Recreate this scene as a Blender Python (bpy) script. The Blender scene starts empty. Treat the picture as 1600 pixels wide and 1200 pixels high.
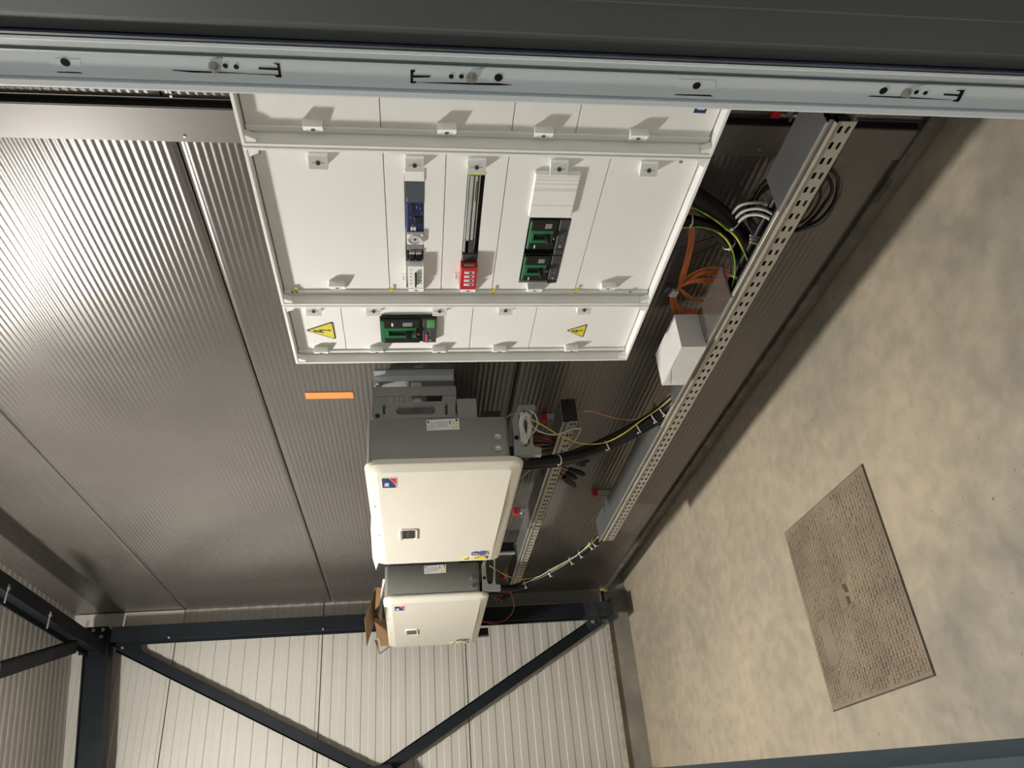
import bpy, math, random
import numpy as np
from mathutils import Matrix, Vector
random.seed(7)
C = bpy.context.scene.collection
SC = bpy.context.scene

# ---------------------------------------------------------------- camera
H = 1.581                      # camera height above the floor (x into the dark wall, y deeper, z up)
F_PX = 1205.76
MC = np.array([[-0.07930753, -0.10267985, -0.99154786],
               [0.85325588, -0.52129737, -0.01426344],
               [-0.51542673, -0.84717525, 0.12895499]])
cam = bpy.data.cameras.new('camera')
cam.sensor_width = 36.0
cam.lens = 36.0 * F_PX / 1600.0
cam.clip_start = 0.02
co = bpy.data.objects.new('camera', cam)
C.objects.link(co)
Rm = Matrix([[float(MC[j][i]) for j in range(3)] for i in range(3)]).to_4x4()
co.matrix_world = Matrix.Translation((0, 0, H)) @ Rm
SC.camera = co
# ---------------------------------------------------------------- light and exposure
world = bpy.data.worlds.new('world')
SC.world = world
world.use_nodes = True
wb = world.node_tree.nodes['Background']
wb.inputs[0].default_value = (0.86, 0.93, 0.96, 1)
wb.inputs[1].default_value = 0.45
LAMP = (0.13, 3.45, 2.02)
LAMP_W = 1.0
SC.view_settings.view_transform = 'Standard'
SC.view_settings.look = 'None'
SC.view_settings.gamma = 1
SC.view_settings.use_curve_mapping = False
SC.view_settings.exposure = 1.05


# ---------------------------------------------------------------- helpers
def at(px, py, x=None, y=None, z=None):
    """point of the photograph (1600x1200) on a real plane; coordinates relative to camera height"""
    v = MC.T @ np.array([(px - 800) / F_PX, -(py - 600) / F_PX, -1.0])
    t = x / v[0] if x is not None else (y / v[1] if y is not None else z / v[2])
    return tuple(float(c) for c in v * t)


def srgb(r, g, b):
    f = lambda c: (c / 255 / 12.92) if c / 255 <= 0.04045 else ((c / 255 + 0.055) / 1.055) ** 2.4
    return (f(r), f(g), f(b), 1)


def mat(name, col, rough=0.5, metal=0.0, noise=0.0, nscale=8.0, bump=0.0, bscale=200.0, spec=0.5, coat=0.0, emit=None,
        stretch=None, rvar=0.0):
    m = bpy.data.materials.new(name)
    m.use_nodes = True
    nt = m.node_tree
    p = nt.nodes['Principled BSDF']
    c4 = col if len(col) == 4 else (*col, 1)
    p.inputs['Base Color'].default_value = c4
    p.inputs['Roughness'].default_value = rough
    p.inputs['Metallic'].default_value = metal
    p.inputs['Specular IOR Level'].default_value = spec
    p.inputs['Coat Weight'].default_value = coat
    if emit:
        p.inputs['Emission Color'].default_value = (*emit[:3], 1)
        p.inputs['Emission Strength'].default_value = emit[3]
    tc = nt.nodes.new('ShaderNodeTexCoord')
    mp = nt.nodes.new('ShaderNodeMapping')
    nt.links.new(tc.outputs['Object'], mp.inputs['Vector'])
    if stretch:
        mp.inputs['Scale'].default_value = stretch
    if noise > 0 or rvar > 0:
        n = nt.nodes.new('ShaderNodeTexNoise')
        n.inputs['Scale'].default_value = nscale
        n.inputs['Detail'].default_value = 6
        nt.links.new(mp.outputs[0], n.inputs['Vector'])
        if noise > 0:
            r = nt.nodes.new('ShaderNodeValToRGB')
            r.color_ramp.elements[0].position = 0.3
            r.color_ramp.elements[1].position = 0.7
            r.color_ramp.elements[0].color = tuple([c * (1 - noise) for c in c4[:3]]) + (1,)
            r.color_ramp.elements[1].color = tuple([min(1, c * (1 + noise)) for c in c4[:3]]) + (1,)
            nt.links.new(n.outputs['Fac'], r.inputs[0])
            nt.links.new(r.outputs[0], p.inputs['Base Color'])
        if rvar > 0:
            q = nt.nodes.new('ShaderNodeMapRange')
            q.inputs[3].default_value = max(0.02, rough - rvar)
            q.inputs[4].default_value = rough + rvar
            nt.links.new(n.outputs['Fac'], q.inputs[0])
            nt.links.new(q.outputs[0], p.inputs['Roughness'])
    if bump > 0:
        n2 = nt.nodes.new('ShaderNodeTexNoise')
        n2.inputs['Scale'].default_value = bscale
        n2.inputs['Detail'].default_value = 3
        nt.links.new(mp.outputs[0], n2.inputs['Vector'])
        b = nt.nodes.new('ShaderNodeBump')
        b.inputs['Strength'].default_value = bump
        b.inputs['Distance'].default_value = 0.002
        nt.links.new(n2.outputs['Fac'], b.inputs['Height'])
        nt.links.new(b.outputs[0], p.inputs['Normal'])
    return m


M = {}
M['cladding'] = mat('cladding', (0.122, 0.112, 0.103), 0.24, 0.30, 0.04, 3, spec=0.7, rvar=0.04)
M['claddingsmooth'] = mat('cladding_smooth', (0.130, 0.118, 0.108), 0.42, 0.25, 0.04, 3, spec=0.7)
M['groove'] = mat('shaded_groove', (0.03, 0.028, 0.026), 0.5, 0.2, 0.1, 3)  # shadow inside the recessed channel, put into the colour
M['white_panel'] = mat('white_panel', (0.47, 0.45, 0.405), 0.5, 0, 0.03, 2, 0.03, 300)
M['white_flash'] = mat('white_flashing', (0.52, 0.50, 0.45), 0.5, 0, 0.04, 4)
M['steel_dark'] = mat('dark_painted_steel', (0.006, 0.009, 0.0125), 0.5, 0, 0.25, 9, 0.05, 150, spec=0.25)
M['steel_dirty'] = mat('dirty_painted_steel', (0.014, 0.017, 0.021), 0.7, 0, 0.9, 30, 0.3, 120)
M['cab'] = mat('white_enamel', (0.84, 0.84, 0.815), 0.38, 0, 0.01, 5, 0.02, 900)
M['cab_panel'] = mat('white_enamel_panel', (0.81, 0.81, 0.785), 0.42, 0, 0.01, 3, 0.04, 700)
M['gap'] = mat('black_gap', (0.006, 0.006, 0.006), 0.8, spec=0.2)
M['blackp'] = mat('black_plastic', (0.008, 0.008, 0.009), 0.45, 0, 0.2, 40, spec=0.35)
M['greyp'] = mat('grey_plastic', (0.045, 0.047, 0.052), 0.45, 0, 0.1, 30)
M['midgrey'] = mat('mid_grey_plastic', (0.22, 0.22, 0.21), 0.5, 0, 0.1, 30)
M['green'] = mat('green_plastic', (0.006, 0.15, 0.045), 0.4, 0, 0.08, 20)
M['lcd'] = mat('green_lcd', (0.07, 0.26, 0.08), 0.3, 0, 0.2, 60)
M['red'] = mat('red_plastic', (0.50, 0.012, 0.02), 0.4, 0, 0.08, 30)
M['redseal'] = mat('red_seal', (0.52, 0.07, 0.06), 0.5, 0, 0.1, 30)
M['yellow'] = mat('yellow_sticker', (0.72, 0.62, 0.05), 0.5, 0, 0.03, 20)
M['gyel'] = mat('green_yellow_terminal', (0.30, 0.38, 0.02), 0.5, 0, 0.2, 90)
M['pcb'] = mat('blue_circuit_board', (0.006, 0.014, 0.07), 0.35, 0, 0.5, 90)
M['bluelab'] = mat('blue_print', (0.012, 0.035, 0.14), 0.45, 0, 0.05, 20)
M['redlab'] = mat('red_print', (0.60, 0.02, 0.025), 0.45, 0, 0.05, 20)
M['purple'] = mat('violet_print', (0.10, 0.08, 0.32), 0.5, 0, 0.05, 20)
M['ink'] = mat('dark_print', (0.05, 0.05, 0.05), 0.6, 0, 0.05, 20)
M['inkgrey'] = mat('grey_print', (0.22, 0.22, 0.22), 0.6, 0, 0.05, 20)
M['paper'] = mat('white_paper', (0.72, 0.72, 0.72), 0.7, 0, 0.02, 8)
M['board'] = mat('white_board', (0.66, 0.65, 0.63), 0.7, 0, 0.06, 9, 0.15, 30)
M['kraft'] = mat('brown_cardboard', (0.33, 0.19, 0.085), 0.8, 0, 0.06, 15, stretch=(1, 1, 12))
M['inv_white'] = mat('cream_plastic', (0.72, 0.69, 0.60), 0.45, 0, 0.01, 4, 0.03, 600)
M['inv_grey'] = mat('grey_powder_coat', (0.24, 0.24, 0.225), 0.42, 0, 0.04, 5, 0.08, 700)
M['inv_foot'] = mat('light_grey_plastic', (0.22, 0.22, 0.215), 0.5, 0, 0.04, 8)
M['galv'] = mat('galvanised_steel', (0.50, 0.51, 0.51), 0.36, 0.6, 0.12, 14, 0.06, 60, rvar=0.08)
M['tray'] = mat('galvanised_tray', (0.40, 0.375, 0.32), 0.42, 0.35, 0.06, 10, rvar=0.05)
M['lid'] = mat('galvanised_lid', (0.26, 0.265, 0.265), 0.34, 0.7, 0.06, 6, rvar=0.05)
M['lid_reflect'] = mat('lid_painted_reflection', (0.45, 0.43, 0.41), 0.2, 0.85, 0.06, 10)  # lid metal, with its bright reflection put into a lighter colour
M['screw'] = mat('zinc_screw', (0.45, 0.45, 0.43), 0.35, 0.8, 0.1, 60)
M['frame'] = mat('pale_grey_frame_paint', (0.64, 0.665, 0.665), 0.42, 0, 0.03, 6, 0.05, 250)
M['frame_shaded'] = mat('pale_grey_frame_shaded', (0.35, 0.385, 0.39), 0.42, 0, 0.03, 6)  # same frame paint, darkened for the band turned from the light
M['anthracite'] = mat('anthracite_paint', (0.060, 0.064, 0.062), 0.5, 0, 0.05, 5, 0.1, 900)
M['gasket'] = mat('rubber_gasket', (0.040, 0.050, 0.066), 0.5, 0, 0.25, 40, 0.1, 80)
M['bluegrey'] = mat('blue_grey_frame_paint', (0.105, 0.120, 0.126), 0.45, 0, 0.03, 6)
M['plinth'] = mat('grey_concrete', (0.235, 0.215, 0.18), 0.85, 0, 0.28, 5, 0.5, 40)
M['cable'] = mat('black_cable', (0.007, 0.007, 0.008), 0.42, 0, 0.2, 30, spec=0.3)
M['cableg'] = mat('grey_cable', (0.42, 0.41, 0.39), 0.5, 0, 0.05, 30)
M['cablew'] = mat('white_cable', (0.62, 0.61, 0.57), 0.45, 0, 0.05, 30)
M['cableo'] = mat('orange_cable', (0.62, 0.17, 0.035), 0.48, 0, 0.08, 30)
M['cablered'] = mat('red_cable', (0.33, 0.012, 0.015), 0.45, 0, 0.08, 30)
M['copper'] = mat('copper_wire', (0.75, 0.30, 0.16), 0.4, 0.4, 0.1, 60)
M['tapeo'] = mat('orange_tape', (0.95, 0.27, 0.06), 0.55, 0, 0.12, 90, stretch=(1, 1, 4))
M['tie'] = mat('white_nylon', (0.75, 0.75, 0.72), 0.45, 0, 0.02, 30)
M['foam'] = mat('dried_foam', (0.42, 0.33, 0.13), 0.9, 0, 0.3, 60, 0.6, 60)
M['lamp'] = mat('lamp_diffuser', (0.9, 0.9, 0.88), 0.4, emit=(1.0, 0.965, 0.905, 345.0 * LAMP_W))


def wire_mat():
    m = mat('green_yellow_wire', (0.5, 0.5, 0.05), 0.4)
    nt = m.node_tree
    p = nt.nodes['Principled BSDF']
    tc = nt.nodes.new('ShaderNodeTexCoord')
    w = nt.nodes.new('ShaderNodeTexNoise')
    w.inputs['Scale'].default_value = 14
    nt.links.new(tc.outputs['Object'], w.inputs['Vector'])
    r = nt.nodes.new('ShaderNodeValToRGB')
    r.color_ramp.elements[0].position = 0.44
    r.color_ramp.elements[0].color = (0.16, 0.30, 0.02, 1)
    r.color_ramp.elements[1].position = 0.56
    r.color_ramp.elements[1].color = (0.72, 0.60, 0.06, 1)
    nt.links.new(w.outputs['Fac'], r.inputs[0])
    nt.links.new(r.outputs[0], p.inputs['Base Color'])
    return m


M['gywire'] = wire_mat()
M['yewire'] = mat('yellow_wire', (0.55, 0.42, 0.03), 0.4, 0, 0.1, 20)


def floor_mat():
    m = mat('floor_concrete', (0.4, 0.36, 0.28), 0.62)
    nt = m.node_tree
    p = nt.nodes['Principled BSDF']
    tc = nt.nodes.new('ShaderNodeTexCoord')

    def noise(scale, detail, dist=0.0, st=None):
        n = nt.nodes.new('ShaderNodeTexNoise')
        n.inputs['Scale'].default_value = scale
        n.inputs['Detail'].default_value = detail
        n.inputs['Distortion'].default_value = dist
        if st:
            mp = nt.nodes.new('ShaderNodeMapping')
            mp.inputs['Scale'].default_value = st
            nt.links.new(tc.outputs['Object'], mp.inputs[0])
            nt.links.new(mp.outputs[0], n.inputs['Vector'])
        else:
            nt.links.new(tc.outputs['Object'], n.inputs['Vector'])
        return n

    def ramp(n, p0, c0, p1, c1):
        r = nt.nodes.new('ShaderNodeValToRGB')
        r.color_ramp.elements[0].position = p0
        r.color_ramp.elements[0].color = (*c0, 1)
        r.color_ramp.elements[1].position = p1
        r.color_ramp.elements[1].color = (*c1, 1)
        nt.links.new(n.outputs['Fac'], r.inputs[0])
        return r

    def mix(kind, fac, a, b):
        x = nt.nodes.new('ShaderNodeMix')
        x.data_type = 'RGBA'
        x.blend_type = kind
        if isinstance(fac, float):
            x.inputs[0].default_value = fac
        else:
            nt.links.new(fac, x.inputs[0])
        nt.links.new(a, x.inputs[6])
        nt.links.new(b, x.inputs[7])
        return x.outputs[2]

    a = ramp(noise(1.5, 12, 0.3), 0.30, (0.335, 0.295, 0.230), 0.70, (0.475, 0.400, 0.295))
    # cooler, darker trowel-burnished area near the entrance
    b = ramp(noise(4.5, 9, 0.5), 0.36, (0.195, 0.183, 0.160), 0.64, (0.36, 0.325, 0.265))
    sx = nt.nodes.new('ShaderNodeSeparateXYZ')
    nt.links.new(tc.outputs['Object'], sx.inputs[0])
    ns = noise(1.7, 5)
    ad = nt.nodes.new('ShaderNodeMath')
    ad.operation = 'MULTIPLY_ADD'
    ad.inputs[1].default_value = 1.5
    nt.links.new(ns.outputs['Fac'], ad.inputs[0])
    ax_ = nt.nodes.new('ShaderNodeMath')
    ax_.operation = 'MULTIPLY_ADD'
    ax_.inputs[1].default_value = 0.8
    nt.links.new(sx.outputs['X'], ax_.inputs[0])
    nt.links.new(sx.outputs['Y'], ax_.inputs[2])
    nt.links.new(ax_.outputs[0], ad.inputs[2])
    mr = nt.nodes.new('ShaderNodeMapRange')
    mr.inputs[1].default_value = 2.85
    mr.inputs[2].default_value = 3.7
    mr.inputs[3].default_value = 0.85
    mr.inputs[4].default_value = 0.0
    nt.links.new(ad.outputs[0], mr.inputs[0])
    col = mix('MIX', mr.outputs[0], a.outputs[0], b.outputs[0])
    st = ramp(noise(4.0, 6, 0.4, (3.5, 1, 1)), 0.35, (0.93, 0.935, 0.94), 0.65, (1.04, 1.03, 1.02))
    col = mix('MULTIPLY', 1.0, col, st.outputs[0])
    fn = ramp(noise(14, 12, 0.4), 0.35, (0.88, 0.885, 0.89), 0.65, (1.07, 1.06, 1.05))
    col = mix('MULTIPLY', 1.0, col, fn.outputs[0])
    sp = ramp(noise(55, 2), 0.70, (1, 1, 1), 0.78, (0.45, 0.38, 0.32))
    col = mix('MULTIPLY', 1.0, col, sp.outputs[0])
    br = ramp(noise(3.1, 7, 1.2), 0.66, (1, 1, 1), 0.80, (0.80, 0.60, 0.42))
    col = mix('MULTIPLY', 1.0, col, br.outputs[0])
    nt.links.new(col, p.inputs['Base Color'])
    bp = nt.nodes.new('ShaderNodeBump')
    bp.inputs['Strength'].default_value = 0.35
    bp.inputs['Distance'].default_value = 0.003
    nt.links.new(noise(28, 8).outputs['Fac'], bp.inputs['Height'])
    nt.links.new(bp.outputs[0], p.inputs['Normal'])
    return m


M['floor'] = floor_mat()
M['hatch'] = mat('hatch_cover_metal', (0.23, 0.18, 0.125), 0.55, 0, 0.25, 5, 0.3, 120)
M['rust'] = mat('rusty_recess', (0.09, 0.04, 0.02), 0.8, 0, 0.3, 60)


class B:
    """collects geometry (coordinates relative to camera height)"""

    def __init__(s):
        s.v = []
        s.f = []
        s.sm = []

    def add(s, vs, fs, smooth=False):
        o = len(s.v)
        s.v += [tuple(v) for v in vs]
        s.f += [tuple(i + o for i in f) for f in fs]
        s.sm += [smooth] * len(fs)
        return s

    def box(s, x0, x1, y0, y1, z0, z1):
        vs = [(x, y, z) for x in (x0, x1) for y in (y0, y1) for z in (z0, z1)]
        return s.add(vs, [(0, 1, 3, 2), (4, 6, 7, 5), (0, 4, 5, 1), (2, 3, 7, 6), (0, 2, 6, 4), (1, 5, 7, 3)])

    def bbox(s, x0, x1, y0, y1, z0, z1, b=0.003):
        """box bevelled on the face that looks into the room (-x)"""
        vs = [(x0, y0 + b, z0 + b), (x0, y1 - b, z0 + b), (x0, y1 - b, z1 - b), (x0, y0 + b, z1 - b),
              (x0 + b, y0, z0), (x0 + b, y1, z0), (x0 + b, y1, z1), (x0 + b, y0, z1),
              (x1, y0, z0), (x1, y1, z0), (x1, y1, z1), (x1, y0, z1)]
        return s.add(vs, [(0, 1, 2, 3), (4, 5, 1, 0), (5, 6, 2, 1), (6, 7, 3, 2), (7, 4, 0, 3), (8, 9, 5, 4), (9, 10, 6, 5),
                          (10, 11, 7, 6), (11, 8, 4, 7), (11, 10, 9, 8)])

    def hexa(s, p):
        """8 points: 4 of one face, then the 4 opposite"""
        return s.add(p, [(0, 1, 2, 3), (7, 6, 5, 4), (0, 4, 5, 1), (1, 5, 6, 2), (2, 6, 7, 3), (3, 7, 4, 0)])

    def prism(s, poly, axis, a0, a1, smooth=False):
        """polygon in the two other axes (in x,y,z order) extruded along axis"""
        n = len(poly)

        def mk(p, a):
            q = list(p)
            q.insert('xyz'.index(axis), a)
            return tuple(q)
        vs = [mk(p, a0) for p in poly] + [mk(p, a1) for p in poly]
        s.add(vs, [tuple(range(n)), tuple(range(2 * n - 1, n - 1, -1))])
        s.add(vs, [(i, i + n, (i + 1) % n + n, (i + 1) % n) for i in range(n)], smooth)
        return s

    def cyl(s, p0, p1, r0, r1=None, n=12, cap=True):
        r1 = r0 if r1 is None else r1
        a = Vector(p0)
        b = Vector(p1)
        d = (b - a).normalized()
        u = d.orthogonal().normalized()
        w = d.cross(u)
        vs = []
        for c, r in ((a, r0), (b, r1)):
            for i in range(n):
                t = 2 * math.pi * i / n
                vs.append(tuple(c + u * math.cos(t) * r + w * math.sin(t) * r))
        s.add(vs, [(i, (i + 1) % n, (i + 1) % n + n, i + n) for i in range(n)], True)
        if cap:
            s.add(vs, [tuple(range(n - 1, -1, -1)), tuple(range(n, 2 * n))])
        return s

    def tube(s, pts, r, n=8, sub=6, cap=True):
        P = smooth_path(pts, sub)
        m = len(P)
        rr = r if isinstance(r, (list, tuple)) else [r, r]
        vs = []
        up = Vector((0.3, 0.2, 0.93)).normalized()
        prev = None
        for i in range(m):
            d = (P[min(i + 1, m - 1)] - P[max(i - 1, 0)]).normalized()
            if prev is None:
                u = d.cross(up)
                if u.length < 1e-4:
                    u = d.orthogonal()
                u.normalize()
            else:
                u = (prev - d * prev.dot(d)).normalized()
            prev = u
            w = d.cross(u)
            q = rr[0] + (rr[1] - rr[0]) * i / (m - 1)
            for k in range(n):
                t = 2 * math.pi * k / n
                vs.append(tuple(P[i] + u * math.cos(t) * q + w * math.sin(t) * q))
        fs = []
        for i in range(m - 1):
            for k in range(n):
                fs.append((i * n + k, i * n + (k + 1) % n, (i + 1) * n + (k + 1) % n, (i + 1) * n + k))
        s.add(vs, fs, True)
        if cap:
            s.add(vs, [tuple(range(n - 1, -1, -1)), tuple(range((m - 1) * n, m * n))])
        return s


def smooth_path(pts, sub):
    P = [Vector(p) for p in pts]
    if len(P) < 3:
        return [P[0].lerp(P[1], i / sub) for i in range(sub + 1)]
    out = []
    Q = [P[0] * 2 - P[1]] + P + [P[-1] * 2 - P[-2]]
    for i in range(1, len(Q) - 2):
        for k in range(sub):
            t = k / sub
            a, b, c, d = Q[i - 1], Q[i], Q[i + 1], Q[i + 2]
            out.append(0.5 * ((2 * b) + (c - a) * t + (2 * a - 5 * b + 4 * c - d) * t * t + (3 * b - a - 3 * c + d) * t ** 3))
    out.append(P[-1])
    return out


def origin(o):
    l = Vector(o.location)
    return l + origin(o.parent) if o.parent else l


def obj(name, b, m, parent=None, loc=None, label=None):
    """link one mesh; loc is the object's own origin relative to camera height (default: the parent's)"""
    me = bpy.data.meshes.new(name)
    po = origin(parent) if parent else Vector((0, 0, 0))
    w = Vector((loc[0], loc[1], loc[2] + H)) if loc is not None else (po if parent else Vector((0, 0, 0)))
    sh = Vector((0, 0, H)) - w
    me.from_pydata([(v[0] + sh.x, v[1] + sh.y, v[2] + sh.z) for v in b.v], [], b.f)
    me.polygons.foreach_set('use_smooth', b.sm)
    import bmesh
    bm = bmesh.new()
    bm.from_mesh(me)
    bmesh.ops.recalc_face_normals(bm, faces=bm.faces)
    bm.to_mesh(me)
    bm.free()
    me.materials.append(m if not isinstance(m, str) else M[m])
    o = bpy.data.objects.new(name, me)
    o.parent = parent
    o.location = w - po
    C.objects.link(o)
    if label:
        o['label'] = label
    return o


def inst(src, name, loc, parent, mirror=False):
    """another object sharing src's mesh, its origin at loc"""
    o = bpy.data.objects.new(name, src.data)
    o.parent = parent
    o.location = Vector((loc[0], loc[1], loc[2] + H)) - origin(parent)
    C.objects.link(o)
    return o


def thing(name, label, cat, loc, group=None):
    o = bpy.data.objects.new(name, None)
    o.empty_display_size = 0.05
    C.objects.link(o)
    o.location = (loc[0], loc[1], loc[2] + H)
    o['label'] = label
    o['category'] = cat
    if group:
        o['group'] = group
    return o


def tag(o, label, cat, group=None):
    o['label'] = label
    o['category'] = cat
    if group:
        o['group'] = group
    return o


def struct(name, b, m, parent=None, loc=None):
    o = obj(name, b, m, parent, loc)
    if not parent:
        o['kind'] = 'structure'
    return o


def dup(o, parent=None, delta=(0, 0, 0)):
    c = o.copy()
    C.objects.link(c)
    c.parent = parent
    if parent is None:
        c.location = Vector(o.location) + Vector(delta)
    for ch in list(o.children):
        dup(ch, c)
    return c


W = 1.625       # dark wall plane
FAR = 5.67      # far wall plane
FZ = -H         # floor

# ================================================================ SETTING
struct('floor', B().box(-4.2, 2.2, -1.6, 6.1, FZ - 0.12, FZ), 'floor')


# ---- dark micro-ribbed panels of the right wall
def rib_profile(z0, z1, x, amp=0.0005, pitch=0.02, flat=0.018, gap=0.0035):
    pr = [(x + 0.02, z0 + gap * 0.3), (x + 0.004, z0 + gap * 0.6), (x, z0 + gap)]
    a, b = z0 + flat, z1 - flat
    n = round((b - a) / pitch)
    for i in range(n * 8 + 1):
        pr.append((x - amp * (1 - math.cos(2 * math.pi * i / 8)), a + (b - a) * i / (n * 8)))
    pr += [(x, z1 - gap), (x + 0.004, z1 - gap * 0.6), (x + 0.02, z1 - gap * 0.3)]
    return pr


def sheet(prof, y0, y1, ysteps=1):
    b = B()
    vs = []
    for k in range(ysteps + 1):
        y = y0 + (y1 - y0) * k / ysteps
        vs += [(x, y, z) for x, z in prof]
    n = len(prof)
    fs = [(k * n + i, k * n + i + 1, (k + 1) * n + i + 1, (k + 1) * n + i) for k in range(ysteps) for i in range(n - 1)]
    return b.add(vs, fs, True)


wall_r = struct('wall_right', B().box(W + 0.02, W + 0.10, 0.62, 5.80, -1.405, 2.36), 'gap')
ZJ = [-1.421, -0.415, 0.591, 1.597, 2.345]
for y0, y1 in ((0.66, 1.312), (1.40, 5.672)):
    for i in range(4):
        obj('panel', sheet(rib_profile(ZJ[i], ZJ[i + 1], W), y0, y1), 'cladding', wall_r)
# smooth upright cover strip with its groove, recess shade painted dark, and its screws
t1 = struct('trim_1', B().box(1.6185, 1.624, 1.337, 1.441, -1.421, 2.34), 'claddingsmooth')
gr = struct('trim_2', B().box(1.642, 1.652, 1.306, 1.342, -1.421, 2.34).box(1.6195, 1.644, 1.333, 1.3368, -1.421, 2.34)
            .box(1.6195, 1.644, 1.3055, 1.3085, -1.421, 2.34), 'groove')
sc0 = None
for px, py in ((288, 214), (1187, 235), (267, 151), (1110, 176)):
    p = at(px, py, x=1.616)
    if sc0 is None:
        sc0 = obj('screw', B().cyl((p[0] + 0.003, p[1], p[2]), (p[0], p[1], p[2]), 0.0045, 0.0035, 8), 'screw', t1, p)
    else:
        inst(sc0, 'screw', p, t1)
# the base strip of the dark wall (mastic and dirt) and the concrete below it
struct('trim_3', B().box(1.612, 1.645, 0.66, 5.67, -1.432, -1.412), mat('dusty_mastic', (0.11, 0.102, 0.088), 0.9, 0, 0.5, 22, 0.5, 60))
struct('baseboard_right', B().box(1.745, 1.9, 0.62, 5.9, FZ - 0.02, -1.40), 'plinth')
struct('baseboard_far', B().box(-4.2, 1.9, FAR + 0.015, FAR + 0.2, FZ - 0.02, -1.412), 'plinth')


# ---- white far wall: horizontal panels, shallow trapezoid ribs
def box_ribs(a0, a1, base, pitch, h=0.0045, flank=0.006, edge=0.03):
    """profile list (depth, along)"""
    pr = [(base + 0.02, a0 + 0.001), (base, a0 + 0.004)]
    n = int(round((a1 - a0) / pitch))
    for i in range(n):
        c = a0 + (i + 0.5) * (a1 - a0) / n
        q = (a1 - a0) / n / 4
        pr += [(base, c - q - flank / 2), (base - h, c - q + flank / 2), (base - h, c + q - flank / 2), (base, c + q + flank / 2)]
    pr += [(base, a1 - 0.004), (base + 0.02, a1 - 0.001)]
    return pr


wall_f = struct('wall_far', B().box(-4.2, 1.74, FAR + 0.02, FAR + 0.10, -1.41, 2.36), 'gap')
FJ = [-1.395, -0.355, 0.648, 1.640, 2.40]
for i in range(4):
    pr = box_ribs(FJ[i], FJ[i + 1], FAR, 0.1)
    b = B()
    n = len(pr)
    b.add([(x, d, z) for x in (-4.2, 1.72) for d, z in pr], [(k, k + 1, n + k + 1, n + k) for k in range(n - 1)])
    obj('panel', b, 'white_panel', wall_f)
# base sill of the far wall
struct('baseboard_sill', B().box(-4.2, 1.5, FAR - 0.012, FAR + 0.02, -1.415, -1.392), mat('dusty_sill', (0.40, 0.36, 0.29), 0.8, 0, 0.3, 20))
# corner flashings
p = at(285, 955, y=FAR - 0.03)
b = B().box(1.545, 1.66, FAR - 0.012, FAR - 0.004, -1.37, -0.45).box(1.535, 1.545, FAR - 0.02, FAR - 0.004, -1.37, -0.45)
struct('trim_4', b, mat('grey_flashing', (0.20, 0.20, 0.185), 0.5, 0, 0.05, 6))
struct('trim_5', B().box(1.52, 1.62, FAR - 0.022, FAR - 0.01, 1.60, 2.30).box(1.512, 1.52, FAR - 0.03, FAR - 0.01, 1.60, 2.30), 'white_flash')

# ---- ceiling: white ribbed sheets sloping down away from the dark wall
SL = 0.122
ceil = B()
n = 0


def zc(x):
    return 2.333 - SL * (W - x)


prof = []
for i in range(int(6.6 / 0.07)):
    y = -0.2 + i * 0.07
    prof += [(0.0, y), (0.0, y + 0.029), (0.0016, y + 0.035), (0.0016, y + 0.064)]
vs = []
for x in (-4.2, 1.75):
    vs += [(x, y, zc(x) - d) for d, y in prof]
k = len(prof)
ceil.add(vs, [(i, i + 1, k + i + 1, k + i) for i in range(k - 1)])
ceil.add([(-4.2, -0.2, zc(-4.2) + 0.01), (1.75, -0.2, zc(1.75) + 0.01), (1.75, 6.4, zc(1.75) + 0.01), (-4.2, 6.4, zc(-4.2) + 0.01),
          (-4.2, -0.2, zc(-4.2) + 0.1), (1.75, -0.2, zc(1.75) + 0.1), (1.75, 6.4, zc(1.75) + 0.1), (-4.2, 6.4, zc(-4.2) + 0.1)],
         [(0, 1, 2, 3), (7, 6, 5, 4), (0, 4, 5, 1), (1, 5, 6, 2), (2, 6, 7, 3), (3, 7, 4, 0)])
struct('ceiling', ceil, 'white_panel')
# walls out of frame that close the room
struct('wall_left', B().box(-4.2, -4.1, -0.2, 5.8, FZ, 2.3), 'white_panel')
fr = B().box(-4.2, -0.30, 0.60, 0.66, FZ, 2.1).box(0.9, 1.66, 0.60, 0.66, FZ, 2.34)
fr.box(-0.30, 0.9, 0.60, 0.66, 0.62, 2.2)
struct('wall_front', fr, 'white_panel')

# ================================================================ STEEL FRAME
def isec(b, x0, x1, y0, y1, z0, z1, tf=0.008, tw=0.006, flange='y'):
    """upright H section: flanges at both y ends, web between"""
    b.box(x0, x1, y0, y0 + tf, z0, z1)
    b.box(x0, x1, y1 - tf, y1, z0, z1)
    xm = (x0 + x1) / 2
    b.box(xm - tw / 2, xm + tw / 2, y0 + tf, y1 - tf, z0, z1)
    return b


def bolt_at(p, axis, parent, r=0.010, src=None):
    if src is not None:
        return inst(src, 'bolt', p, parent)
    d = {'y': (0, -1, 0), 'x': (-1, 0, 0)}[axis]
    b = B()
    b.cyl(p, tuple(p[i] + d[i] * 0.004 for i in range(3)), r * 1.35, None, 12)
    b.cyl(tuple(p[i] + d[i] * 0.004 for i in range(3)), tuple(p[i] + d[i] * 0.013 for i in range(3)), r, None, 6)
    b.cyl(tuple(p[i] + d[i] * 0.013 for i in range(3)), tuple(p[i] + d[i] * 0.02 for i in range(3)), r * 0.5, None, 8)
    return obj('bolt', b, 'screw', parent, p)


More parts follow.
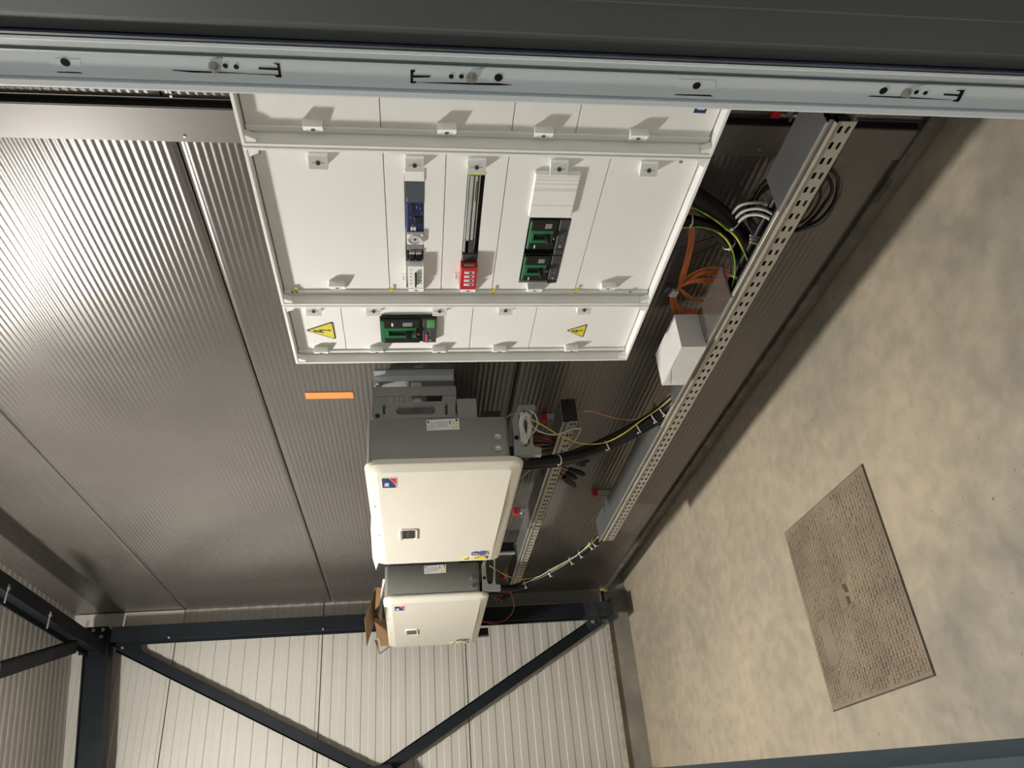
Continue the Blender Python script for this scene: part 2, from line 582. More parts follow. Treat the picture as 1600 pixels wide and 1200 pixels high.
col = thing('steel_column', 'dark blue-grey steel column standing in the far corner beside the ribbed dark wall', 'column', (1.425, 5.5, FZ))
obj('shaft', isec(B(), 1.374, 1.474, 5.45, 5.555, -1.20, 1.990), 'steel_dark', col)
obj('foot', isec(B(), 1.3735, 1.4745, 5.4495, 5.5555, -1.392, -1.20).box(1.35, 1.50, 5.43, 5.57, -1.405, -1.392), 'steel_dirty', col, label='dusty scuffed column foot')
cb = None
for k, z in enumerate((1.62, 0.62)):
    p = (1.384, 5.448, z)
    cb = bolt_at(p, 'y', col, 0.006) if cb is None else bolt_at(p, 'y', col, 0.006, cb)

# sloping rafter on the far wall
rf = thing('steel_rafter', 'dark steel rafter running left from the top of the corner column under the roof', 'beam', (1.42, 5.45, 2.0))
x0, x1 = -4.0, 1.47
zb = lambda x: 2.012 - SL * (1.47 - x)
b = B()


def slab_x(b, ya, yb, da, db):
    b.hexa([(x0, ya, zb(x0) + da), (x0, yb, zb(x0) + da), (x0, yb, zb(x0) + db), (x0, ya, zb(x0) + db),
            (x1, ya, zb(x1) + da), (x1, yb, zb(x1) + da), (x1, yb, zb(x1) + db), (x1, ya, zb(x1) + db)])


slab_x(b, 5.44, 5.55, 0, 0.009)
slab_x(b, 5.44, 5.55, 0.141, 0.150)
slab_x(b, 5.46, 5.468, 0.009, 0.141)
obj('beam_body', b, 'steel_dark', rf)
obj('end_plate', B().hexa([(1.29, 5.432, 1.985), (1.30, 5.432, 2.165), (1.475, 5.432, 2.175), (1.475, 5.432, 2.01),
                           (1.29, 5.44, 1.985), (1.30, 5.44, 2.165), (1.475, 5.44, 2.175), (1.475, 5.44, 2.01)]), 'steel_dark', rf)
rb = None
for px, py in ((146, 985), (161, 984), (144, 995.5), (158, 995)):
    p = at(px, py, y=5.431)
    rb = bolt_at(p, 'y', rf, 0.009) if rb is None else bolt_at(p, 'y', rf, 0.009, rb)

# eaves beam along the dark wall
eb = thing('eaves_beam', 'dark steel eaves beam running along the top of the ribbed dark wall', 'beam', (1.33, 4.0, 2.0))
b = B()
b.box(1.288, 1.366, 0.7, 5.44, 2.0, 2.009).box(1.288, 1.366, 0.7, 5.44, 2.108, 2.117).box(1.318, 1.324, 0.7, 5.44, 2.009, 2.108)
obj('beam_body', b, 'steel_dark', eb)
for (px, py) in ((75, 975), (9, 934)):
    p = at(px, py, x=1.26)
    b = B().cyl((1.326, p[1], p[2]), (1.235, p[1], p[2] - 0.0), 0.005, None, 8).cyl((1.300, p[1], p[2]), (1.312, p[1], p[2]), 0.011, None, 6)
    obj('bolt', b, 'screw', eb)
jb = None
for px, py in ((132, 982), (135, 984), (125, 994), (130, 992), (114, 999), (137, 995)):
    p = at(px, py, y=5.40)
    if jb is None:
        jb = obj('bolt', B().cyl(p, (p[0] - 0.02, p[1] - 0.045, p[2]), 0.0055, None, 8).cyl((p[0] - .006, p[1] - .012, p[2]), (p[0] - .010, p[1] - .02, p[2]), 0.011, None, 6), 'screw', eb, p)
    else:
        inst(jb, 'bolt', p, eb)


def brace(name, label, p0, p1, width, thick=0.008, leg=0.03, parent=None, yv=(0, 1, 0)):
    a, c = Vector(p0), Vector(p1)
    d = (c - a).normalized()
    yv = Vector(yv)
    s = d.cross(yv).normalized() * width / 2
    b = B()
    t = yv * thick
    b.hexa([tuple(a - s), tuple(a + s), tuple(c + s), tuple(c - s), tuple(a - s + t), tuple(a + s + t), tuple(c + s + t), tuple(c - s + t)])
    s2 = s.normalized() * thick
    l = yv * leg
    b.hexa([tuple(a - s), tuple(a - s + s2), tuple(c - s + s2), tuple(c - s), tuple(a - s + l), tuple(a - s + s2 + l), tuple(c - s + s2 + l), tuple(c - s + l)])
    r = thing(name, label, 'brace', tuple(a.lerp(c, 0.5)))
    obj('bar', b, 'steel_dark', r)
    return r


b1 = brace('diagonal_brace', 'dark diagonal steel brace descending left from the column top across the white wall',
           at(186, 1010, y=5.60), at(600, 1217, y=5.60), 0.072)
b2 = brace('diagonal_brace', 'dark diagonal steel brace rising left from the column foot across the white wall',
           at(938, 967, y=5.60), at(595, 1206, y=5.60), 0.075)
pts = [at(174, 998, y=5.588), at(212, 996, y=5.588), at(222, 1016, y=5.588), at(212, 1027, y=5.588), at(174, 1008, y=5.588)]
obj('gusset', B().prism([(q[0], q[2]) for q in pts], 'y', 5.588, 5.598), 'steel_dark', b1)
q1 = bolt_at(at(184, 1007, y=5.587), 'y', b1, 0.007)
bolt_at(at(191.5, 1012, y=5.587), 'y', b1, 0.009, q1)
pts = [at(939, 958, y=5.588), at(941, 974, y=5.588), at(922, 986, y=5.588), at(914, 972, y=5.588)]
obj('gusset', B().prism([(q[0], q[2]) for q in pts], 'y', 5.588, 5.598), 'steel_dirty', b2, label='dusty gusset plate')
q2 = bolt_at(at(926.5, 971, y=5.587), 'y', b2, 0.012)
bolt_at(at(935, 965.5, y=5.587), 'y', b2, 0.012, q2)
# mid gusset where both braces meet, on the next column
mc = thing('steel_column', 'dark steel gusset and column edge at the frame edge where both diagonal braces meet', 'column', (0.35, 5.5, FZ))
obj('shaft', isec(B(), 0.28, 0.38, 5.50, 5.60, -1.39, 1.85), 'steel_dark', mc)
pts = [at(553, 1200, y=5.476), at(610, 1194, y=5.476), at(618, 1208, y=5.476), at(618, 1230, y=5.476), at(545, 1230, y=5.476)]
obj('gusset', B().prism([(q[0], q[2]) for q in pts], 'y', 5.476, 5.50), 'steel_dark', mc)
# roof brace
brace('roof_brace', 'dark flat roof brace running left from the eaves beam near the column top', (1.26, 5.05, 2.03),
      tuple(np.array(at(0, 1048, z=1.93)) * 1.0), 0.075, yv=(0, 0, 1))
p0 = Vector(at(0, 1048, z=1.93))

# ================================================================ FLOOR HATCH
HX0, HX1, HY0, HY1 = 0.353, 1.070, 2.335, 3.022
hz = FZ + 0.0045
ht = thing('floor_hatch', 'square brown tread-patterned hatch cover let into the concrete floor', 'hatch', ((HX0 + HX1) / 2, (HY0 + HY1) / 2, FZ))
fr = B()
g = 0.0045
obj('cover_plate', B().box(HX0 + g, HX1 - g, HY0 + g, HY1 - g, FZ + 0.0005, hz), 'hatch', ht)
fr.box(HX0, HX1, HY0, HY0 + 0.003, FZ, hz - 0.002).box(HX0, HX1, HY1 - 0.003, HY1, FZ, hz - 0.002)
fr.box(HX0, HX0 + 0.003, HY0, HY1, FZ, hz - 0.002).box(HX1 - 0.003, HX1, HY0, HY1, FZ, hz - 0.002)
fr.box(HX0 + 0.004, HX1 - 0.004, HY0 + 0.004, HY1 - 0.004, FZ, FZ + 0.0004)
obj('frame', fr, mat('hatch_gap', (0.06, 0.045, 0.032), .8, 0, .3, 40), ht, label='thin dark gap frame')
cxp, cyp = at(1323, 930, z=FZ)[:2]
tr = B()
nrow = 33
rp = (HY1 - HY0 - 0.024) / nrow
bp = 0.0235
for i in range(nrow):
    y = HY0 + 0.012 + i * rp
    off = bp * random.choice((0, 0, 0.12, 0.5))
    x = HX0 + 0.013 + off
    while x < HX1 - 0.034:
        xe = x + bp - 0.0042
        skip = (abs((x + xe) / 2 - cxp) < 0.028 and abs(y + rp / 2 - cyp) < 0.05) or \
               (0.50 < x < 0.66 and 2.86 < y < 2.93) or random.random() < 0.02
        if not skip:
            ya, yb = y + 0.0019, y + rp - 0.0019
            h = 0.0030 * random.uniform(0.6, 1.2)
            tr.add([(x, ya, hz), (xe, ya, hz), (xe, yb, hz), (x, yb, hz), (x + .002, ya + .002, hz + h), (xe - .002, ya + .002, hz + h),
                    (xe - .002, yb - .002, hz + h), (x + .002, yb - .002, hz + h)],
                   [(4, 5, 6, 7), (0, 1, 5, 4), (1, 2, 6, 5), (2, 3, 7, 6), (3, 0, 4, 7)])
        x += bp
o = obj('tread_bars', tr, 'hatch', ht)
o['kind'] = 'stuff'
rim = B().box(HX0 + g, HX1 - g, HY0 + g, HY0 + 0.018, hz, hz + 0.001).box(HX0 + g, HX1 - g, HY1 - 0.018, HY1 - g, hz, hz + 0.001)
rim.box(HX0 + g, HX0 + 0.018, HY0 + 0.018, HY1 - 0.018, hz, hz + 0.001).box(HX1 - 0.018, HX1 - g, HY0 + 0.018, HY1 - 0.018, hz, hz + 0.001)
obj('rim', rim, 'hatch', ht)
ya = at(1321, 919, z=hz)
yb_ = at(1326, 938, z=hz)
for q, w_ in ((ya, 0.018), (yb_, 0.016)):
    obj('lifting_recess', B().prism([(q[0] - w_, q[1] - w_ * .8), (q[0] + w_ * .9, q[1] - w_ * .6), (q[0] + w_, q[1] + w_ * .9), (q[0] - w_ * .7, q[1] + w_ * .5)], 'z', hz, hz + 0.0007), 'rust', ht, label='dark rusty lifting slot')

# ================================================================ ELECTRICAL CABINET
CF, CP = 1.438, 1.468        # rim front and cover-plate plane
CZ0, CZ1 = -0.752, 0.381
cab = thing('electrical_cabinet', 'large white wall-mounted distribution cabinet with three bays of cover plates on the dark wall', 'cabinet', (1.55, 1.44, CZ0))
SEC = {'A': (0.678, 1.288), 'B': (1.292, 1.896), 'C': (1.900, 2.215)}
T = 0.009
for s_, (ya, yb) in SEC.items():
    b = B()
    b.box(CP + 0.012, W + 0.018, ya, yb, CZ0, CZ1)
    for (a0, a1) in ((ya, ya + T), (yb - T, yb)):
        b.box(CF + 0.002, CP + 0.012, a0, a1, CZ0, CZ1)
        b.box(CF, CF + 0.002, a0 + .001, a1 - .001, CZ0 + .001, CZ1 - .001)
    for (c0, c1) in ((CZ0, CZ0 + T), (CZ1 - T, CZ1)):
        b.box(CF + 0.002, CP + 0.012, ya + T, yb - T, c0, c1)
        b.box(CF, CF + 0.002, ya + T - .001, yb - T + .001, c0 + .001, c1 - .001)
    # the far side wall flares towards the cover plates
    b.prism([(CF + .0035, yb - T), (CP + .0115, yb - T - .016), (CP + .0115, yb - T)], 'z', CZ0 + T, CZ1 - T)
    sec = obj('enclosure', b, 'cab', cab)
    # upright frame strips either side of the cover plates
    for (a0, a1) in ((ya + T + 0.0015, ya + T + 0.0175), (yb - T - 0.030, yb - T - 0.0145)):
        obj('frame_strip', B().bbox(CP - 0.006, CP + 0.012, a0, a1, CZ0 + T + .002, CZ1 - T - .002, 0.0015), 'cab', cab)
    # folded corner clips
    for yq in (ya + T, yb - T):
        for zq, sg in ((CZ1 - T, -1), (CZ0 + T, 1)):
            sy = 1 if yq < (ya + yb) / 2 else -1
            obj('corner_clip', B().prism([(yq, zq), (yq + sy * 0.022, zq), (yq + sy * 0.009, zq + sg * 0.024), (yq, zq + sg * 0.024)], 'x', CP - 0.028, CP - 0.008), 'cab', cab)


def zline(px, py):
    return at(px, py, x=CP)[2]


def yz(px, py, x=CP):
    p = at(px, py, x=x)
    return p[1], p[2]


def rect(px0, py0, px1, py1, x=CP):
    """photo rectangle -> (y0, y1, z0, z1) on plane x"""
    mx, my = (px0 + px1) / 2, (py0 + py1) / 2
    z1 = at(px0, my, x=x)[2]
    z0 = at(px1, my, x=x)[2]
    y0 = at(mx, py0, x=x)[1]
    y1 = at(mx, py1, x=x)[1]
    return y0, y1, z0, z1


def slab(name, px0, py0, px1, py1, front, back, m, parent, label=None, bevel=0.0015, plane=None):
    y0, y1, z0, z1 = rect(px0, py0, px1, py1, plane if plane else front)
    return obj(name, B().bbox(front, back, y0, y1, z0, z1, min(bevel, (y1 - y0) / 4, (z1 - z0) / 4)), m, parent, label=label)


def holed(y0, y1, z0, z1, holes, x0=CP, x1=CP + 0.010):
    """plate with rectangular openings: list of (y0,y1,z0,z1)"""
    ys = sorted({y0, y1, *[h[0] for h in holes], *[h[1] for h in holes]})
    zs = sorted({z0, z1, *[h[2] for h in holes], *[h[3] for h in holes]})
    b = B()
    for i in range(len(ys) - 1):
        for j in range(len(zs) - 1):
            cy, cz = (ys[i] + ys[i + 1]) / 2, (zs[j] + zs[j + 1]) / 2
            if any(h[0] < cy < h[1] and h[2] < cz < h[3] for h in holes):
                continue
            b.box(x0, x1, ys[i], ys[i + 1], zs[j], zs[j + 1])
    return b


zB = [CZ1 - T - .003, zline(598.7, 247), zline(697, 249), zline(794.5, 252), zline(952.5, 255), CZ0 + T + .003]
zC = [CZ1 - T - .003, zline(532.5, 484), zline(739, 484), zline(839, 482.5), CZ0 + T + .003]
zA = [CZ1 - T - .003, zline(592.5, 152.5), zline(805.5, 159.5), zline(909, 163), CZ0 + T + .003]
# openings in the cover plates
h_rcbo = rect(633, 271, 662, 450)
h_bus = rect(724.5, 268, 750.5, 449)
h_mccb = rect(819, 340, 881, 441.5)
h_main = rect(594, 491.5, 682, 528)
HOLES = {('B', 1): [h_rcbo], ('B', 2): [h_bus], ('B', 3): [h_mccb], ('C', 1): [h_main]}
for s_, zz in (('A', zA), ('B', zB), ('C', zC)):
    ya, yb = SEC[s_]
    for i in range(len(zz) - 1):
        z1, z0 = zz[i] - 0.001, zz[i + 1] + 0.001
        obj('cover_plate', holed(ya + T + 0.0185, yb - T - 0.0305, z0, z1, HOLES.get((s_, i), [])), 'cab_panel', cab)
# recess linings behind the openings
for h in (h_rcbo, h_bus, h_mccb, h_main):
    pass

# turn-lock handles: wedge blocks whose slope, with the barrel, faces the plate edge
def make_lock(y, z, sg):
    """sg=+1: slope faces deeper (+y); sg=-1: slope faces the door"""
    xc = CP - 0.0145
    b = B()
    b.prism([(CP, y - sg * 0.0165), (CP - 0.0215, y - sg * 0.0165), (CP - 0.0225, y - sg * 0.0145), (CP - 0.0155, y + sg * 0.001), (CP - 0.008, y + sg * 0.0155), (CP, y + sg * 0.0165)], 'z', z - 0.0225, z + 0.0225)
    l = obj('turn_lock', b, 'cab', cab, (CP, y, z))
    nx, ny = -0.9, sg * 0.436
    c = (xc - .001, y, z)
    e = lambda d_: (c[0] + nx * d_, c[1] + ny * d_, z)
    obj('lock_barrel', B().cyl(e(-.004), e(.0012), 0.0062, None, 14), 'midgrey', l, c)
    k = B().cyl(e(.0012), e(.0017), .0046, None, 12)
    tx, ty = 0.436 * sg, 0.9
    for z0_, z1_ in ((-.014, -.0085), (.0085, .014)):
        k.hexa([(c[0] + nx * .0008 + tx * q * .0006, c[1] + ny * .0008 + ty * q * .0006, z + zz_) for q in (-1, 1) for zz_ in ((z0_, z1_) if q < 0 else (z1_, z0_))] +
               [(c[0] + nx * .0002 + tx * q * .0006, c[1] + ny * .0002 + ty * q * .0006, z + zz_) for q in (-1, 1) for zz_ in ((z0_, z1_) if q < 0 else (z1_, z0_))])
    obj('key_slot', k, 'ink', l, c)
    return l


first = {}
for sg, plist in ((-1, [(497, 254), (648, 258), (745, 261), (874, 264), (1014, 266), (490, 486), (584, 486), (687, 486), (790, 485), (913, 484)]),
                  (1, [(527, 449.5), (650, 453), (731, 454), (835, 454), (950, 451), (502, 551), (589, 550), (686, 550), (780, 549), (893, 548),
                       (489, 202), (698, 207), (849, 212), (997, 216)])):
    for px, py in plist:
        y, z = yz(px, py, CP - 0.0145)
        if sg not in first:
            first[sg] = make_lock(y, z, sg)
            continue
        src = first[sg]
        n_ = bpy.data.objects.new('turn_lock', src.data)
        n_.parent = cab
        n_.location = Vector((CP, y, z + H)) - origin(cab)
        C.objects.link(n_)
        for ch in list(src.children):
            k_ = ch.copy()
            C.objects.link(k_)
            k_.parent = n_
# corner screws of the bays
for px, py in ((407, 238), (1064, 252.5), (457, 456.5), (985, 456)):
    y, z = yz(px, py, CP - 0.007)
    obj('panel_screw', B().cyl((CP - .006, y, z), (CP - .009, y, z), 0.0055, 0.005, 10).box(CP - .0095, CP - .009, y - .001, y + .001, z - .004, z + .004), 'screw', cab)
# yellow marker stickers across the seams
for px, py in ((463, 454), (612, 454), (771, 455), (900, 454)):
    y, z = yz(px, py, CP - 0.0065)
    st = obj('marker_sticker', B().box(CP - .0072, CP - .0062, y - .014, y - .001, z - .004, z + .004).box(CP - .0072, CP - .0062, y + .001, y + .014, z - .004, z + .004), 'yellow', cab, label='small yellow sticker')
    obj('marker_print', B().box(CP - .0076, CP - .0072, y - .010, y - .006, z - .001, z + .001).box(CP - .0076, CP - .0072, y + .006, y + .010, z - .001, z + .001), 'ink', st)


# warning triangles
def warn(p_tip, p_a, p_b):
    x = CP - 0.0012
    t_, a_, b_ = [Vector((0, *yz(*q, CP))) for q in (p_tip, p_a, p_b)]
    c_ = (t_ + a_ + b_) / 3

    def tri(s, xf, xb):
        q = [c_ + (k - c_) * s for k in (t_, a_, b_)]
        pts = []
        for i in range(3):
            pr_, nx = q[i - 1], q[(i + 1) % 3]
            pts.append(q[i].lerp(pr_, 0.06))
            pts.append(q[i].lerp(nx, 0.06))
        return B().prism([(k.y, k.z) for k in pts], 'x', xf, xb)
    r = obj('warning_sign', tri(1.0, CP - 0.0010, CP - 0.0001), 'ink', cab, label='black rim of yellow triangle')
    obj('yellow_field', tri(0.86, CP - 0.0016, CP - 0.0010), 'yellow', r)
    # lightning bolt: in the triangle's own frame (tip = up)
    up = (t_ - (a_ + b_) / 2)
    hgt = up.length
    up = up.normalized()
    rt = (b_ - a_).normalized()
    base = (a_ + b_) / 2
    L = lambda u, v: base + up * (v * hgt) + rt * (u * hgt * 1.7)
    zig = [(-.03, .72), (.04, .72), (-.015, .42), (.085, .50), (.02, .20), (.05, .21), (0, .10), (-.04, .22), (-.012, .21), (.035, .38), (-.075, .28)]
    zig = [(-.03, .72), (.035, .73), (.075, .36), (.0, .46), (-.01, .20), (.02, .20), (-.015, .10), (-.05, .20), (-.03, .20), (-.045, .56), (.02, .47)]
    obj('lightning_bolt', B().prism([(L(u, v).y, L(u, v).z) for u, v in zig], 'x', CP - 0.0021, CP - 0.0016), 'ink', r)


warn((477, 516), (520, 502), (525.5, 530))
warn((885, 516), (918, 506), (911, 527))

# ---- bay 2, plate 2: control devices in the long opening
def dz(o, s):
    return lambda u, v: (o[0] + u / s, o[1] + v / s)


D = dz((580, 240), 5.215)


def dslab(name, u0, v0, u1, v1, front, m, parent, label=None, back=CP + 0.012, bevel=0.001, mp=None):
    f = mp or D
    a, b_ = f(u0, v0), f(u1, v1)
    return slab(name, a[0], a[1], b_[0], b_[1], front, back, m, parent, label, bevel)


dslab('blanking_strip', 271, 134, 434, 228, CP - 0.004, 'cab', cab)
pm = dslab('control_module', 279, 232, 432, 401, CP - 0.002, mat('slate_plastic', (0.065, 0.075, 0.092), 0.4, 0, 0.05, 20), cab, 'slate grey module')
dslab('printed_label', 288, 358, 300, 396, CP - 0.0026, 'inkgrey', pm)
pc = dslab('circuit_board', 286, 403, 430, 640, CP - 0.001, mat('blue_board_edge', (0.012, 0.04, 0.24), 0.4, 0, 0.1, 30), cab, 'blue circuit board module')
dslab('board_face', 294, 412, 424, 630, CP - 0.0018, 'pcb', pc)
rnd = random.Random(3)
for k in range(26):
    u, v = rnd.uniform(300, 410), rnd.uniform(420, 618)
    w_, h_ = rnd.choice([(6, 14), (4, 22), (12, 4), (9, 9)])
    dslab('chip', u, v, u + w_, v + h_, CP - 0.0028, rnd.choice(['inkgrey', 'ink', 'blackp', 'midgrey']), pc)
dslab('chip', 320, 420, 352, 486, CP - 0.004, 'blackp', pc)
dslab('chip', 352, 520, 412, 570, CP - 0.004, 'blackp', pc)
dslab('chip', 322, 598, 340, 630, CP - 0.004, 'cablew', pc)
dslab('chip', 345, 600, 366, 630, CP - 0.004, 'cablew', pc)
so = dslab('power_socket', 293, 658, 425, 744, CP - 0.010, 'cab', cab, 'white power socket')
a = D(356, 702)
y, z = yz(a[0], a[1], CP - .011)
ring = B()
N = 24
vs = []
for rr, xx in ((0.0192, CP - .0125), (0.0170, CP - .0125), (0.0160, CP - .0108)):
    vs += [(xx, y + rr * 0.95 * math.cos(2 * math.pi * i / N), z + rr * math.sin(2 * math.pi * i / N)) for i in range(N)]
fs = []
for r_ in range(2):
    fs += [(r_ * N + i, r_ * N + (i + 1) % N, (r_ + 1) * N + (i + 1) % N, (r_ + 1) * N + i) for i in range(N)]
fs.append(tuple(2 * N + i for i in range(N)))
ring.add(vs, fs)
obj('socket_well', ring, mat('socket_well_grey', (0.5, 0.5, 0.49), 0.4, 0, 0.02, 20), so)
obj('pin_hole', B().cyl((CP - .0125, y, z + .0002), (CP - .0105, y, z + .0002), 0.0028, None, 10), 'gap', so)
dslab('terminal_block', 292, 748, 424, 790, CP - 0.002, 'midgrey', cab)
tb = dslab('contactor', 290, 790, 428, 880, CP + 0.004, 'blackp', cab, 'black contactor with red wires')
for u in (296, 330, 352, 372, 396, 412):
    dslab('wire_end', u, 800, u + 8, 878, CP - 0.003, 'cablered' if u % 4 else 'blackp', tb)
for u in (313, 368):
    dslab('contactor_block', u, 815, u + 40, 876, CP - 0.008, 'blackp', tb)
    dslab('contactor_cap', u - 4, 808, u + 44, 822, CP - 0.009, 'cableg', tb)
dslab('grey_cover', 294, 880, 428, 912, CP - 0.004, 'midgrey', cab)
br = dslab('circuit_breaker', 300, 918, 430, 1095, CP - 0.026, 'cab', cab, 'white residual current breaker')
dslab('toggle', 356, 992, 370, 1092, CP - 0.036, 'blackp', br)
for k, v in enumerate(range(945, 1080, 28)):
    for u in (382, 402):
        dslab('print_mark', u, v, u + 12, v + 10, CP - 0.0266, 'inkgrey', br)
    dslab('print_mark', 318, v, 330, v + 9, CP - 0.0266, 'inkgrey' if k % 2 else 'ink', br)
for u, v in ((246, 978), (676, 968)):
    lb = dslab('name_label', u, v, u + 38, v + 62, CP - 0.0008, 'paper', cab, 'small white name label')
    dslab('printed_label', u + 14, v + 18, u + 22, v + 50, CP - 0.0012, 'inkgrey', lb)

# ---- plate 3: neutral and earth bars
bb = dslab('busbar_tray', 740, 146, 905, 900, CP + 0.010, 'gap', cab, 'black recess with bus bars', back=CP + 0.0115)
for (u0, u1, e0, e1, m_, xx) in ((0.06, 0.14, 0, .82, 'galv', .000), (0.18, 0.36, 0, .83, 'cableg', -.004), (0.38, 0.44, 0, .83, 'midgrey', -.002), (0.46, 0.60, 0, .83, 'cableg', -.003), (0.66, 0.74, 0, .8, 'galv', 0)):
    y0, y1, z0, z1 = h_bus
    L_ = y1 - y0
    ww = z1 - z0
    obj('bus_bar', B().bbox(CP + xx, CP + .009, y0 + 0.012, y0 + L_ * 0.80 * e1, z1 - ww * u1, z1 - ww * u0, .0008), m_, bb)
y0, y1, z0, z1 = h_bus
L_ = y1 - y0
ww = z1 - z0
obj('rail_end', B().box(CP - .002, CP + .008, y0 + .001, y0 + .010, z0 + .001, z1 - .001), 'gyel', bb, label='dirty yellow-green end clamp')
obj('printed_label', B().box(CP - .0036, CP - .003, y0 + .03, y0 + .10, z1 - ww * .56, z1 - ww * .50), 'ink', bb)
obj('spacer_block', B().bbox(CP - .004, CP + .0095, y0 + L_ * .54, y0 + L_ * .66, z0 + ww * .30, z1 - ww * .12, .001), 'greyp', bb)
gb = obj('grey_terminal_cover', B().bbox(CP - .008, CP + .0095, y0 + L_ * .66, y0 + L_ * .79, z0 + .001, z1 - .001, .0015), 'greyp', cab, label='dark grey terminal cover')
tb2 = obj('earth_terminals', B().bbox(CP - .004, CP + .0095, y0 + L_ * .79, y0 + L_ * .85, z0 + .002, z1 - .002, .001), 'gyel', cab, label='green-yellow earth terminals')
for q in (0.12, 0.26, 0.64, 0.78):
    for e in (.802, .826):
        zz_ = z1 - ww * q
        obj('terminal_hole', B().cyl((CP - .0046, y0 + L_ * e + .004, zz_), (CP - .004, y0 + L_ * e + .004, zz_), .0022, None, 8), 'gap', tb2)
obj('red_link', B().box(CP - .008, CP - .004, y0 + L_ * .79, y0 + L_ * .845, z0 + ww * .42, z0 + ww * .58), 'red', tb2)
sp = slab('surge_arrester', 719, 414.5, 744.5, 448.5, CP - 0.030, CP + .0095, 'red', cab, 'red surge arrester with four white cartridges', plane=CP - .02)
spt = slab('grey_top', 725, 412, 741, 420, CP - 0.026, CP - .02, 'midgrey', sp, plane=CP - .02)
for k in range(4):
    v = 424 + k * 6.2
    cl_ = slab('cartridge_label', 725.5 - k * .3, v, 741.5 - k * .4, v + 4.1, CP - 0.0312, CP - .0295, 'paper', sp, plane=CP - .03)
    slab('label_print', 733, v + 1, 738, v + 3, CP - 0.0316, CP - .0312, 'bluelab', cl_, plane=CP - .03, bevel=0)

# ---- plate 4: slotted blank and two moulded-case breakers
y0, y1, z0, z1 = rect(831, 272, 901, 339, CP - .012)
bl = obj('ribbed_blank', B().bbox(CP - 0.012, CP - .0002, y0, y1, z0, z1, .003), 'cab', cab)
for f_ in (.06, .13, .22, .33, .37, .72):
    yq = y0 + (y1 - y0) * f_
    obj('groove', B().box(CP - 0.0122, CP - .0119, yq, yq + .0007, z0 + .002, z1 - .002), 'midgrey', bl)
E5 = dz((790, 240), 5.217)


def breaker(y0, y1, zt, zb_, xf, parent, label, seal=False):
    """moulded-case breaker lying on its side; zt = real top; u from top to bottom, v from near to far"""
    Wd, Ht = y1 - y0, zt - zb_
    P = lambda u0, v0, u1, v1: (y0 + v0 * Wd, y0 + v1 * Wd, zt - u1 * Ht, zt - u0 * Ht)

    def sl(name, u0, v0, u1, v1, x0_, x1_, m_, par, label=None, bv=.001):
        a_, b_, c_, d_ = P(u0, v0, u1, v1)
        return obj(name, B().bbox(x0_, x1_, a_, b_, c_, d_, min(bv, (b_ - a_) / 4, (d_ - c_) / 4)), m_, par, label=label)
    mb = sl('main_breaker' if seal else 'moulded_breaker', 0, 0, 1, 1, xf + .006, CP + .0095, 'blackp', parent, label)
    sl('case_block', .03, .03, .70, .36, xf, xf + .008, 'blackp', mb)
    sl('case_block', .03, .74, .70, .99, xf, xf + .008, 'blackp', mb)
    sl('green_strip', .02, .08, .075, .98, xf - .0006, xf + .007, 'green', mb)
    sl('green_bar', .075, .36, .64, .47, xf - .0006, xf + .007, 'green', mb)
    sl('green_bar', .075, .68, .64, .77, xf - .0006, xf + .007, 'green', mb)
    sl('green_bar', .075, .47, .15, .68, xf - .0006, xf + .007, 'green', mb)
    sl('green_bar', .56, .47, .64, .68, xf - .0006, xf + .007, 'green', mb)
    sl('trip_unit', .76, .02, 1.0, .99, xf + .001, xf + .0065, 'greyp', mb)
    sl('rating_label', .40, .13, .57, .29, xf - .0008, xf, 'inkgrey', mb)
    sl('white_tag', .20, .15 if seal else .84, .235, .29 if seal else .96, xf - .0008, xf, 'paper', mb)
    sl('orange_mark', .665, .60, .70, .66, xf - .0008, xf + .007, 'redseal', mb)
    for v in (.45, .55, .65):
        sl('button', .88, v, .905, v + .04, xf - .0006, xf + .001, 'midgrey', mb)
    sl('grey_label', .86, .84, .92, .93, xf - .0004, xf + .001, 'inkgrey', mb)
    if seal:
        sl('display', .83, .03, .97, .36, xf - .001, xf + .001, 'lcd', mb, 'green display')
        sl('seal', .81, .60, .845, .97, xf - .003, xf + .001, 'redseal', mb)
    a_, b_, c_, d_ = P(.44, .50, .55, .66)
    h0 = (xf + .004, (a_ + b_) / 2, (c_ + d_) / 2)
    L_ = 0.03 if seal else .026
    hw = (d_ - c_) * .55
    pts = [(xf + .004, a_, c_ - hw * .1), (xf + .004, b_, c_ - hw * .1), (xf + .004, b_, d_), (xf + .004, a_, d_)]
    tip = [(q[0] - L_, (q[1] - h0[1]) * .75 + h0[1] + .006, (q[2] - h0[2]) * .8 + h0[2] - .004) for q in pts]
    obj('toggle_handle', B().hexa(pts + tip), 'blackp', mb)
    return mb


y0, y1, z0, z1 = h_main
breaker(y0 + .001, y1 + .004, z1 - .001, z0 + .001, CP - .018, cab, 'black main breaker with green face plate', True)
y0, y1, z0, z1 = h_mccb
hm = (y0 + y1) / 2
breaker(y0 + .004, hm - .014, z1 - .003, z0 + .002, CP - .004, cab, 'black breaker with green face, upper of two')
breaker(hm + .012, y1 - .012, z1 - .003, z0 + .002, CP - .004, cab, 'black breaker with green face, lower of two')
obj('relay_strip', B().bbox(CP - .003, CP + .0095, hm - .013, hm + .011, z0 + .002, z0 + (z1 - z0) * .24, .001), 'greyp', cab)
obj('relay_strip', B().bbox(CP - .003, CP + .0095, y1 - .011, y1 - .001, z0 + .002, z0 + (z1 - z0) * .24, .001), 'greyp', cab)
obj('opening_lining', B().box(CP + .0098, CP + .0115, y0, y1, z0, z1), 'gap', cab)
obj('opening_lining', B().box(CP + .0098, CP + .0115, h_main[0], h_main[1], h_main[2], h_main[3]), 'gap', cab)
